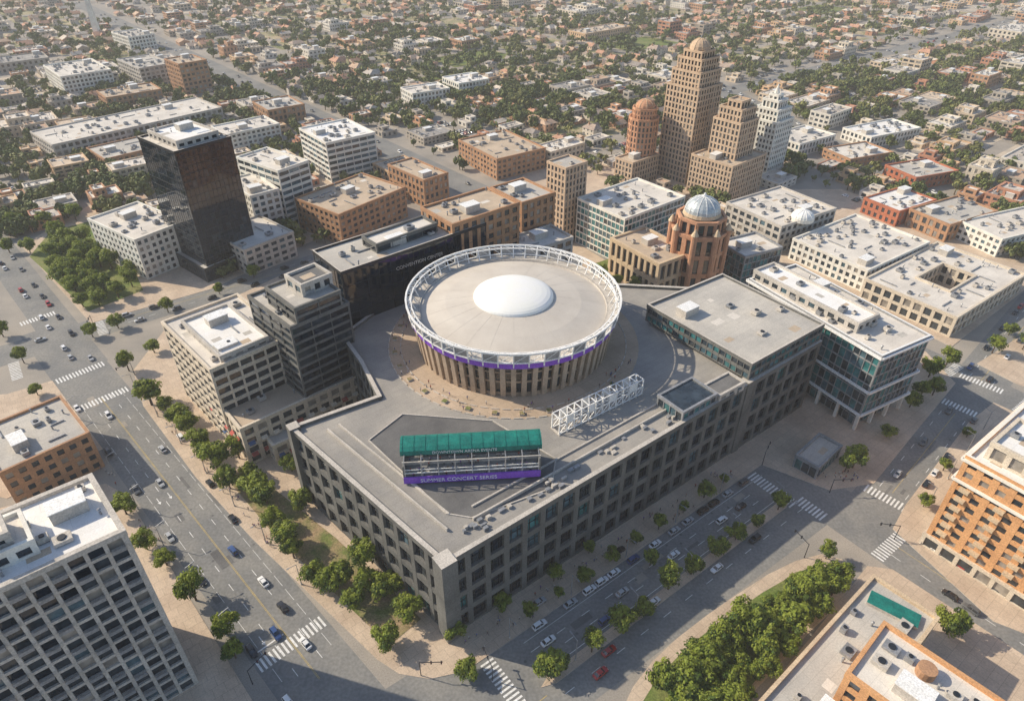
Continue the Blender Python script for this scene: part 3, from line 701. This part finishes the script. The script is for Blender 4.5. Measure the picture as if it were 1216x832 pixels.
FT=[tree_mesh(20+i,8,3.8,13,15,1.05,'leaf_far','leaf_far',True) for i in range(4)]
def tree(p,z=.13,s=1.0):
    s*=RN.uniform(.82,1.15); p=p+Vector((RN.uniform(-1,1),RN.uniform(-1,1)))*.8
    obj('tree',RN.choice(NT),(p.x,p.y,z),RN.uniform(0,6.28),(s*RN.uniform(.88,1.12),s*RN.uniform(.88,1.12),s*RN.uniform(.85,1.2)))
for x,y,s in [(152,440,.9),(180,482,1.5),(213,502,1.1),(237,535,1.15),(258,558,1.15),(275,580,1.3),(305,590,1.5),(318,600,1.3),(298,572,1.1),(345,560,1),(361,606,1),(340,650,1.2),(352,662,.9),(395,702,1.15),(432,680,1.2),(455,706,1.1),(484,736,1.2),(418,724,.9),(460,768,1.1),(542,755,.8),(440,700,.95),(186,418,.8),(470,700,.9),(410,690,.9),
    (150,612,1),(178,650,1),(200,672,.9),(235,710,1.1),(268,752,1),(277,780,.9),(558,803,.9),(648,800,.8),(980,662,.6),(1125,755,.9),(782,818,1.1),(1013,557,1),(1003,560,.8),(1103,448,1.1),(1122,436,1.1),(1106,470,1),(1080,485,1.1),(1090,470,1),(925,487,.8),(1200,398,.9),(1050,518,.7),(715,330,.9),(735,338,.9),(755,346,.9),(430,468,.9),(440,462,.8),
    (12,300,1.3),(35,300,1.2),(70,285,1.4),(55,270,1.2),(20,275,1.3),(90,262,1.2),(45,470,.8),(1212,640,.8),(655,690,.8),(770,672,.8),(600,722,.7),(700,655,.7),(110,400,.8),(140,390,.8),(200,372,.8),(260,350,.8),(300,330,.8),(225,430,.7),(6,400,1),(30,430,.9),(1150,520,.7),(1120,560,.7),(1095,600,.7),(1180,420,1),(1215,415,.9),(225,515,1),(200,488,.9),(248,545,.9),(330,625,1),(375,690,.9),(284,545,.9)]: tree(G(x,y),.13,s)
for i in range(10): tree(W(16+i*10.3+RN.uniform(-1,1),26.5),.14,RN.uniform(.75,1.02))
for i in range(9): tree(W(20+i*10.5,9.3),.14,RN.uniform(.6,.8))
def scatter(P,n,s0,s1,z=.2,ms=None,md=3.5):
    P=ccw(P);xs=[p.x for p in P];ys=[p.y for p in P];k=0;pl=[]
    for _ in range(n*20):
        p=Vector((RN.uniform(min(xs),max(xs)),RN.uniform(min(ys),max(ys))))
        if inside(p,P) and all((p-q).length>md for q in pl):
            pl.append(p); obj('tree',RN.choice(ms or NT),(p.x,p.y,z),RN.uniform(0,6.28),RN.uniform(s0,s1)); k+=1
            if k>=n:break
scatter([G(790,835),G(812,800),G(850,765),G(912,720),G(950,696),G(994,690),G(985,712),G(905,810),G(860,860),G(795,870)],50,.65,1.4,md=3.8)
scatter([G(50,318),G(105,372),G(165,348),G(145,305),G(105,290),G(70,285)],36,.85,1.4,md=4.8)
# ---------------------------------------------------------------- procedural city
def house(seed):
    r=random.Random(seed); mb=MB(); w=r.uniform(9,13);d=r.uniform(7.5,10);h=r.choice([3.2,3.4,5.6]); rh=r.uniform(2,3)
    P=rect(0,0,w,d,0); 
    for i in range(4):
        a,b=P[i],P[(i+1)%4]; mb.face([(a.x,a.y,0),(b.x,b.y,0),(b.x,b.y,h),(a.x,a.y,h)],'house_wall')
    e=.5; X=w/2+e;Y=d/2+e; hip=r.choice([0,0,X*.45]); hz=h-.15
    A,B_,C,D=(-X,-Y,hz),(X,-Y,hz),(X,Y,hz),(-X,Y,hz); r1,r2=(-X+hip,0,hz+rh),(X-hip,0,hz+rh)
    mb.face([A,B_,r2,r1],'house_roof'); mb.face([C,D,r1,r2],'house_roof'); mb.face([B_,C,r2],'house_roof' if hip else 'house_wall'); mb.face([D,A,r1],'house_roof' if hip else 'house_wall')
    if seed%2:
        mb.box((w*.22,-d*.62,0),(w*.4,d*.5,h*.9),0,'house_wall'); x0,x1=w*.22-w*.24,w*.22+w*.24; y0,y1=-d*.9,-d*.1
        mb.face([(x0,y0,h*.88),(w*.22,y0,h+rh*.6),(w*.22,y1,h+rh*.6),(x0,y1,h*.88)],'house_roof'); mb.face([(x1,y0,h*.88),(x1,y1,h*.88),(w*.22,y1,h+rh*.6),(w*.22,y0,h+rh*.6)],'house_roof')
    for z in([1] if h<5 else [1,3.9]):
        for i in range(3):
            x=-w/2+w*(i+.5)/3
            for yy in(-d/2-.03,d/2+.03): mb.face([(x-.6,yy,z),(x+.6,yy,z),(x+.6,yy,z+1.3),(x-.6,yy,z+1.3)],'glass_dark')
        for xx in(-w/2-.03,w/2+.03): mb.face([(xx,-.7,z),(xx,.7,z),(xx,.7,z+1.3),(xx,-.7,z+1.3)],'glass_dark')
    mb.box((w*.2,d*.15,h),(.9,.7,rh+.8),0,'brick_brown'); return mb.mesh('house_mesh')
HM=[house(i) for i in range(8)]
def block(seed,w,d,h):
    global RN
    b=Bld('x'); sv=RN; RN=random.Random(seed)
    st=dict(bay=RN.choice([4,5,6]),fh=4,pw=RN.choice([1.6,2.6]),sh=1.9,d=.3,w='block_wall',g=[('glass_dark',5),('glass_blind',1)],)
    b.vol(rect(0,0,w,d,0),0,h,st,'block_roof',1.2,reg=False)
    if seed%3==0: b.vol(rect(w*.15,0,w*.4,d*.6,0),h+.01,h+4,st,'block_roof',.6,reg=False)
    m=MB()
    for k in(b.w,b.g,b.r,b.e):
        for f,mi in zip(k.f,k.m): m.face([k.v[i] for i in f],k.ms[mi])
    RN=sv; return m.mesh('block_mesh'),w,d,h
BM=[block(50+i,*q) for i,q in enumerate([(22,18,7),(30,20,7),(26,26,10),(38,24,6),(18,16,9),(34,18,12),(20,30,7),(44,28,7),(24,20,16),(30,26,8),(14,12,5),(18,10,5)])]
BIG=[block(80+i,*q) for i,q in enumerate([(70,36,9),(60,40,7),(80,30,8)])]
core=ccw([G(*p) for p in((-300,420),(-300,330),(10,262),(95,225),(150,200),(230,190),(300,168),(350,140),(450,140),(520,168),(590,205),(660,180),(735,185),(870,195),(940,200),(985,230),(1120,280),(1216,340),(1500,420),(1500,900),(1100,1200),(-100,1200),(-500,900))])
inner=ccw([G(*p) for p in((-300,420),(-300,300),(20,285),(110,255),(255,342),(370,300),(560,205),(650,200),(862,292),(885,225),(1000,225),(1235,325),(1500,430),(1500,900),(1100,1200),(-100,1200),(-500,900))])
eu=Vector((math.cos(rad(39)),math.sin(rad(39)))); ev=Vector((math.cos(rad(131)),math.sin(rad(131))))
PU,PV=100,66
fv=MB()
houses=0; far_cars=[]
PL={}
def occ(p,r,add=False):
    kx,ky=int(p.x//40),int(p.y//40)
    if add: PL.setdefault((kx,ky),[]).append((p,r)); return
    for i in(-1,0,1):
        for j in(-1,0,1):
            for q,rr in PL.get((kx+i,ky+j),()):
                if (p-q).length<r+rr: return True
    return False
def free(p,r,reg=core):
    if inside(p,reg): return False
    if polyd(p,reg)<r*.7: return False
    if any(polyd(p,f)<r+1 for f in FOOT if (f[0]-p).length<160): return False
    if any(segd(p,a_,b_)<w_/2+r*.8 for a_,b_,w_ in ROADS): return False
    return True
for iu in range(-14,26):
    for iv in range(-10,26):
        c=eu*(iu*PU)+ev*(iv*PV)
        px,py=PX(c.x,c.y)
        if c.y<150 or c.y>1500 or not(-330<px<1546) or not(-70<py<600): continue
        if polyd(c,core)==0 and all(inside(c+eu*a_*40+ev*b_*25,core) for a_ in(-1,1) for b_ in(-1,1)): continue
        comm = (px>850 and 95<py<400) or (px<340 and 60<py<420) or (px>1050 and py<50)
        iscomm=RN.random()<(.9 if comm else (.16 if py<130 else .35))
        hz=.1
        corners=[c+eu*a_*(PU/2-7)+ev*b_*(PV/2-6) for a_,b_ in((-1,-1),(1,-1),(1,1),(-1,1))]
        okslab=not any(inside(k,core) for k in corners) and all(polyd(k,s_)>0 for k in corners for s_ in slabs)
        if any(segd(k,a_,b_)<w_/2+6 for k in corners+[c] for a_,b_,w_ in ROADS): okslab=False
        if okslab: fv.prism(ccw(corners),0,hz,'stone_light','pavement_far' if iscomm else 'yard')
        if iscomm:
            if RN.random()<.3:
                me,w_,d_,h_=RN.choice(BIG)
                if free(c,w_*.55): 
                    obj('warehouse',me,(c.x,c.y,0.02),rad(39)); occ(c,36,True)
                    continue
            for a_ in(-1,0,1):
                for b_ in(-1,1):
                    p=c+eu*a_*30+ev*b_*14; k=RN.random()
                    if k<.74:
                        me,w_,d_,h_=RN.choice(BM)
                        if not(w_<=32 and d_<=26) and RN.random()<.7: me,w_,d_,h_=BM[0] if RN.random()<.5 else BM[1]
                        if free(p,max(w_,d_)*.5): obj('commercial_building',me,(p.x,p.y,.02+.001*RN.random()),rad(39)+RN.choice([0,math.pi]),(RN.uniform(.85,.98),RN.uniform(.85,1),RN.uniform(.6,1.1))); occ(p,max(w_,d_)*.48,True)
                    elif k<.9:
                        for q in range(9):
                            pp=p+eu*((q%5)*3-6)+ev*((q//5)*8-4)
                            if free(pp,3): far_cars.append(pp)
                        occ(p,9,True)
        elif RN.random()<.06: # neighbourhood park
            sheet('lawn',[c+(k-c)*.95 for k in corners],.13,'lawn') if okslab else None
        else:
            for a_ in range(5):
                for b_ in(-1,1):
                    p=c+eu*((a_-2)*17.5+RN.uniform(-2.5,2.5))+ev*b_*(15+RN.uniform(-3,3))
                    if free(p,7) and RN.random()<.76: obj('house',RN.choice(HM),(p.x,p.y,.1),rad(39)+RN.choice([0,math.pi/2,math.pi,-math.pi/2])+RN.uniform(-.05,.05),RN.uniform(.85,1.25)); houses+=1; occ(p,6,True)
fx=0
for _ in range(2600):
    x,y=RN.uniform(-60,1280),RN.uniform(95,330)
    p=G(x,y)
    me,w_,d_,h_=RN.choice(BM if RN.random()<.6 else BM[-2:]+BM[:1]); r_=max(w_,d_)*.5
    if free(p,r_,inner) and not occ(p,r_): obj('commercial_building',me,(p.x,p.y,.03+.002*RN.random()),rad(39)+RN.choice([0,math.pi]),(.93,.93,RN.uniform(.55,1.0))); occ(p,r_,True); fx+=1
nt_=0
for _ in range(20000):
    x,y=RN.uniform(-250,1466),RN.choice([RN.uniform(-40,150),RN.uniform(100,420)])
    p=G(x,y)
    if p.y>1450: continue
    dens=.5+.5*math.sin(p.x*.013+2)*math.sin(p.y*.011+p.x*.004)
    if y<150 and 250<x<1050: dens+=.35
    if RN.random()>dens+.14: continue
    if not occ(p,1.8) and free(p,2.5,inner): 
        obj('tree',RN.choice(FT),(p.x,p.y,.1),RN.uniform(0,6),RN.uniform(.55,1.45)); nt_+=1
        if nt_>6800: break
obj('far_pavement_blocks',fv.mesh('far_pavement_blocks'))
for P,n in (([(335,95),(420,118),(450,140),(520,180),(600,205),(600,190),(480,140),(350,90)],110),([(100,190),(170,195),(180,235),(150,245),(95,215)],50),([(440,30),(560,40),(560,62),(430,60)],90),
            ([(560,110),(700,95),(760,110),(740,130),(570,140)],110),([(930,95),(1060,85),(1130,100),(1216,130),(1216,145),(1080,115),(940,115)],130),([(1100,60),(1216,70),(1216,110),(1110,85)],110),([(0,262),(75,245),(80,268),(0,290)],26),([(640,10),(800,20),(780,40),(640,35)],80)):
    PP=[G(*q) for q in P]; PP=ccw(PP); xs=[p.x for p in PP];ys=[p.y for p in PP]; k=0
    for _ in range(n*12):
        p=Vector((RN.uniform(min(xs),max(xs)),RN.uniform(min(ys),max(ys))))
        if inside(p,PP) and all(polyd(p,f)>3 for f in FOOT if (f[0]-p).length<120) and not occ(p,1.5):
            obj('tree',RN.choice(FT),(p.x,p.y,.1),RN.uniform(0,6),RN.uniform(.8,1.4)); k+=1
            if k>=n:break
ob=MB(); ob.frust(rect(0,0,7,7,0),rect(0,0,4,4,0),0,46,'concrete_white'); ob.frust(rect(0,0,4,4,0),rect(0,0,.1,.1,0),46,51,'concrete_white'); ob.box((0,0,0),(14,14,3),0,'stone_light')
c=G(117,44); obj('obelisk_monument',ob.mesh('obelisk_monument'),(c.x,c.y,0))
# ---------------------------------------------------------------- cars
def car(paint,kind=0):
    mb=MB(); S_=[(-2.25,.74,.38,.78),(-2.1,.86,.26,.92),(-1.2,.9,.24,.98),(.85,.9,.24,.97),(1.9,.86,.26,.82),(2.25,.7,.36,.62)]
    if kind: S_=[(a,b,c_,d*1.12) for a,b,c_,d in S_]
    def ring(s): x,hw,zb,zt=s; return [(x,-hw*.9,zb),(x,-hw,zb+.15),(x,-hw,zt-.16),(x,-hw*.85,zt),(x,hw*.85,zt),(x,hw,zt-.16),(x,hw,zb+.15),(x,hw*.9,zb)]
    rs=[ring(s) for s in S_]
    for a,b in zip(rs,rs[1:]):
        for i in range(8): mb.face([a[i],a[(i+1)%8],b[(i+1)%8],b[i]][::-1],paint)
    mb.face(rs[0],paint); mb.face(rs[-1][::-1],paint)
    z0=.95 if not kind else 1.06; z1=1.45 if not kind else 1.78; xb,xt=(-1.75,-1.15) if not kind else (-2.1,-1.8)
    lo=[Vector((xb,-.8)),Vector((1.05,-.8)),Vector((1.05,.8)),Vector((xb,.8))]; hi=[Vector((xt,-.62)),Vector((.35,-.62)),Vector((.35,.62)),Vector((xt,.62))]
    mb.frust(lo,hi,z0,z1,'glass_black',False); mb.frust([p*1.02 for p in hi],[p*.9 for p in hi],z1-.02,z1+.07,paint)
    for i in range(4): a,b=lo[i],hi[i]; mb.beam((a.x,a.y,z0),(b.x,b.y,z1),.05,paint)
    for s in(-1,1): mb.beam((-.35,.8*s,z0),(-.4,.63*s,z1),.05,paint)
    for x in(-1.4,1.4):
        for s in(-1,1):
            P=[(x+.34*math.cos(t*math.pi/6),s*.93,.34+.34*math.sin(t*math.pi/6)) for t in range(12)]
            Q=[(a,s*.7,b) for a,_,b in P]; mb.face(P,'tyre')
            for i in range(12): mb.face([P[i],P[(i+1)%12],Q[(i+1)%12],Q[i]],'tyre')
            mb.face([(x+.2*math.cos(t*math.pi/4),s*.94,.34+.2*math.sin(t*math.pi/4)) for t in range(8)],'gray_metal')
    for s in(-1,1):
        mb.box((2.17,s*.52,.55),(.14,.34,.14),0,'lamp_lens'); mb.box((-2.2,s*.56,.66),(.12,.3,.14),0,'tail_lens')
    return mb.mesh('car_mesh')
cols=['white','black','silver','gray','red','blue']; CM=[car('car_'+c,k) for c in cols for k in(0,1)]
wts=[4,3,5,4,3,2,4,4,.8,.6,1,1]
carpos=[]
def putcar(p,ang,me=None,name='car'):
    if any((p-q).length<4.6 for q in carpos[-120:]): return
    carpos.append(p)
    obj(name,me or RN.choices(CM,wts)[0],(p.x,p.y,.055),ang+RN.uniform(-.03,.03))
red=CM[8]; wh=CM[0]
for x,y,m in((313,692,wh),(336,722,None),(363,765,wh),(277,655,None),(250,575,None),(277,617,CM[2]),(215,520,None)): 
    p=G(x,y); putcar(p,aL+(math.pi if (p-la).dot(ln)>0 else 0),m)
for x,y,m in((713,800,red),(723,774,red),(651,762,wh),(776,716,wh),(735,655,CM[2]),(850,650,None),(640,716,CM[4])): putcar(G(x,y),aB,m)
def traffic(a,b,off,n,flip,name='car'):
    d=(b-a).normalized(); nn=Vector((-d.y,d.x)); L=(b-a).length; an=math.atan2(d.y,d.x)+(math.pi if flip else 0)
    for i in range(n): p=a+d*(L*(i+RN.uniform(.1,.9))/n)+nn*off; putcar(p,an,None,name)
traffic(la,lb,-1.8,4,False); traffic(la,lb,5.4,3,True); traffic(la,lb,-8.9,7,False,'parked_car')
traffic(W(16,0),W(112,0),-12.8,15,False,'parked_car'); traffic(W(16,0),W(112,0),-19,5,False); traffic(W(16,0),W(112,0),-22.6,4,False); traffic(W(20,0),W(112,0),-30,3,True)
traffic(c2+u1*20,c2+u1*90,-5,4,True); traffic(c2+u1*20,c2+u1*90,8.0,9,False,'parked_car')
traffic(eA+ed*8,eB,-6.4,5,False); traffic(eA+ed*8,eB,2.2,3,True); traffic(eB+ed*22,eB+ed*130,-2.2,6,False); traffic(eB+ed*22,eB+ed*130,6.2,6,True); traffic(xA+u1*16,xA+u1*110,4,6,False); traffic(xA-u1*60,xA-u1*16,-4,3,True)
traffic(r4+UB*22,r4+UB*170,2,8,False); traffic(r4+UB*22,r4+UB*170,-6,8,True); traffic(r4-UB*100,r4,3,4,False)
for a_,b_,w_ in ROADS[4:8]: traffic(a_,b_,3,20,False); traffic(a_,b_,-3,20,True)
for p in far_cars: obj('parked_car',RN.choices(CM,wts)[0],(p.x,p.y,.1),rad(39)+math.pi/2)
# ---------------------------------------------------------------- street lamps, signals
lm=MB(); lm.cyl((0,0,0),.16,.09,9,8,'gray_metal'); lm.beam((0,0,8.9),(2.2,0,9.4),.06,'gray_metal'); lm.box((2.5,0,9.3),(.9,.32,.16),0,'gray_metal'); lm.box((2.5,0,9.25),(.6,.24,.05),0,'lamp_lens'); lm.cyl((0,0,0),.3,.25,.5,8,'stone_light')
LM=lm.mesh('street_lamp')
sg=MB(); sg.cyl((0,0,0),.14,.1,6.2,8,'dark_metal'); sg.beam((0,0,6),(6,0,6.3),.08,'dark_metal')
for x in(3,5.6): sg.box((x,0,5.5),(.35,.35,1.1),0,'dark_metal'); sg.box((x,-.2,6.2),(.2,.06,.2),0,'tail_lens')
SG=sg.mesh('traffic_signal')
for i in range(7): p=la+ld*(8+i*21); obj('street_lamp',LM,(p.x+ln.x*11.5,p.y+ln.y*11.5,.1),aL-math.pi/2); obj('street_lamp',LM,(p.x-ln.x*11.5,p.y-ln.y*11.5,.1),aL+math.pi/2)
for i in range(5): p=W(22+i*22,26.2); obj('street_lamp',LM,(p.x,p.y,.1),aB+math.pi/2); p=W(12+i*22,10.6); obj('street_lamp',LM,(p.x,p.y,.1),aB-math.pi/2)
for i in range(4): p=eA+ed*(10+i*18)-en*10.5; obj('street_lamp',LM,(p.x,p.y,.1),aE+math.pi/2)
for x,y,r_ in((500,802,0),(585,808,2),(300,812,1),(985,585,0),(1062,640,3),(905,552,1),(955,662,2),(160,445,4),(112,388,5)): p=G(x,y); obj('traffic_signal',SG,(p.x,p.y,.1),r_)
# ---------------------------------------------------------------- people
def person(pose,shirt,pants):
    J=[(0,0,.95),(0,0,1.2),(0,0,1.42),(0,0,1.52),(0,.02,1.66)]; Rr_=[.14,.13,.13,.055,.1]
    E=[(0,1),(1,2),(2,3),(3,4)]
    sw=.28 if pose else .04
    def add(ps,rs,root):
        pr=root
        for p,r in zip(ps,rs): J.append(p);Rr_.append(r);E.append((pr,len(J)-1));pr=len(J)-1
    for s,f in((-1,1),(1,-1)):
        add([(s*.1,0,.9),(s*.1,f*sw*.6,.5),(s*.1,f*sw-(.08 if f<0 and pose else 0),.08),(s*.1,f*sw+.14,.04)],[.09,.065,.045,.04],0)
        add([(s*.2,0,1.4),(s*.25,-f*sw*.3,1.12),(s*.25,-f*sw*.6+.04,.88),(s*.25,-f*sw*.6+.05,.8)],[.06,.045,.035,.035],2)
    me=bpy.data.meshes.new('p'); me.from_pydata(J,E,[]); o=bpy.data.objects.new('p',me); sc.collection.objects.link(o)
    md=o.modifiers.new('s','SKIN'); 
    for i,d in enumerate(me.skin_vertices[0].data): d.radius=(Rr_[i],Rr_[i]*.8); d.use_root=(i==0)
    o.modifiers.new('ss','SUBSURF').levels=1
    dg=bpy.context.evaluated_depsgraph_get(); dg.update(); res=bpy.data.meshes.new_from_object(o.evaluated_get(dg)); bpy.data.objects.remove(o)
    res.materials.clear()
    for n in('skin',shirt,pants,'hair'): res.materials.append(M[n])
    for p in res.polygons:
        z=p.center.z; y=p.center.y; x=abs(p.center.x)
        p.material_index=2 if (z<.93 and x<.2) else (0 if (x>.2 and z<1.15) else (1 if z<1.47 else (3 if (z>1.68 or y<-.0) and z>1.58 else 0)))
    return res
try:
    PM=[person(i%2,s,p) for i,(s,p) in enumerate([('cloth_white','denim'),('cloth_dark','denim'),('cloth_red','cloth_dark'),('cloth_purple','cloth_dark'),('cloth_blue','denim'),('cloth_white','cloth_dark')])]
    def ppl(p,z): obj('pedestrian',RN.choice(PM),(p.x,p.y,z),RN.uniform(0,6.28))
    for i in range(60): ppl(W(RN.uniform(0,110),RN.uniform(3,10)),z_main)
    for i in range(45):
        p=la+ld*RN.uniform(25,120)+ln*RN.uniform(11.5,14.5); ppl(p,z_main)
    for i in range(25): p=la+ld*RN.uniform(30,110)-ln*RN.uniform(11.5,14); ppl(p,.14)
    for i in range(50):
        t=RN.uniform(rad(150),rad(340)); r_=RN.uniform(38.5,45); ppl(Vector((AX+r_*math.cos(t),AY+r_*math.sin(t))),30.01)
    for i in range(110):
        row=RN.randrange(6); x=RN.uniform(1,tl-1); o=obj('spectator',RN.choice(PM),(x,1.6+row*1.25,1.8+row*.75),math.pi+RN.uniform(-.3,.3),parent=te)
    for i in range(20): p=G(RN.uniform(950,1030),RN.uniform(560,572)); ppl(p,z_main)
except Exception as ex: print('PEOPLE',ex)
# ---------------------------------------------------------------- light
el=rad(35); az=Vector((-.96,.28)).normalized()
sd_=Vector((az.x*math.cos(el),az.y*math.cos(el),math.sin(el)))
wd=bpy.data.worlds.new('World'); sc.world=wd; wd.use_nodes=True; nt=wd.node_tree
sk_=nt.nodes.new('ShaderNodeTexSky'); sk_.sky_type='NISHITA'; sk_.sun_disc=False; sk_.sun_elevation=el; sk_.sun_rotation=math.atan2(az.x,az.y)
bg=nt.nodes['Background']; nt.links.new(sk_.outputs[0],bg.inputs[0]); bg.inputs[1].default_value=.15
sl_=bpy.data.lights.new('sun','SUN'); sl_.energy=5.0; sl_.angle=rad(.5); sl_.color=(1,.87,.67)
so_=bpy.data.objects.new('sun',sl_); sc.collection.objects.link(so_); so_.rotation_euler=(-sd_).to_track_quat('-Z','Y').to_euler()
# low-lying haze layer over the city
hz=MB(); hz.prism([Vector((-4000,-300)),Vector((4000,-300)),Vector((4000,8000)),Vector((-4000,8000))],-2,90,'skin',bottom=True)
hm=bpy.data.materials.new('haze'); hm.use_nodes=True; n=hm.node_tree; n.nodes.remove(n.nodes['Principled BSDF'])
vs=n.nodes.new('ShaderNodeVolumeScatter'); vs.inputs['Color'].default_value=(1,.97,.92,1); vs.inputs['Density'].default_value=.0004; vs.inputs['Anisotropy'].default_value=0
n.links.new(vs.outputs[0],n.nodes['Material Output'].inputs['Volume'])
me=hz.mesh('atmosphere_haze'); me.materials.clear(); me.materials.append(hm); obj('atmosphere_haze',me)
print('HOUSES',houses,'FILL',fx,'TREES',nt_,'OBJ',len(bpy.data.objects))
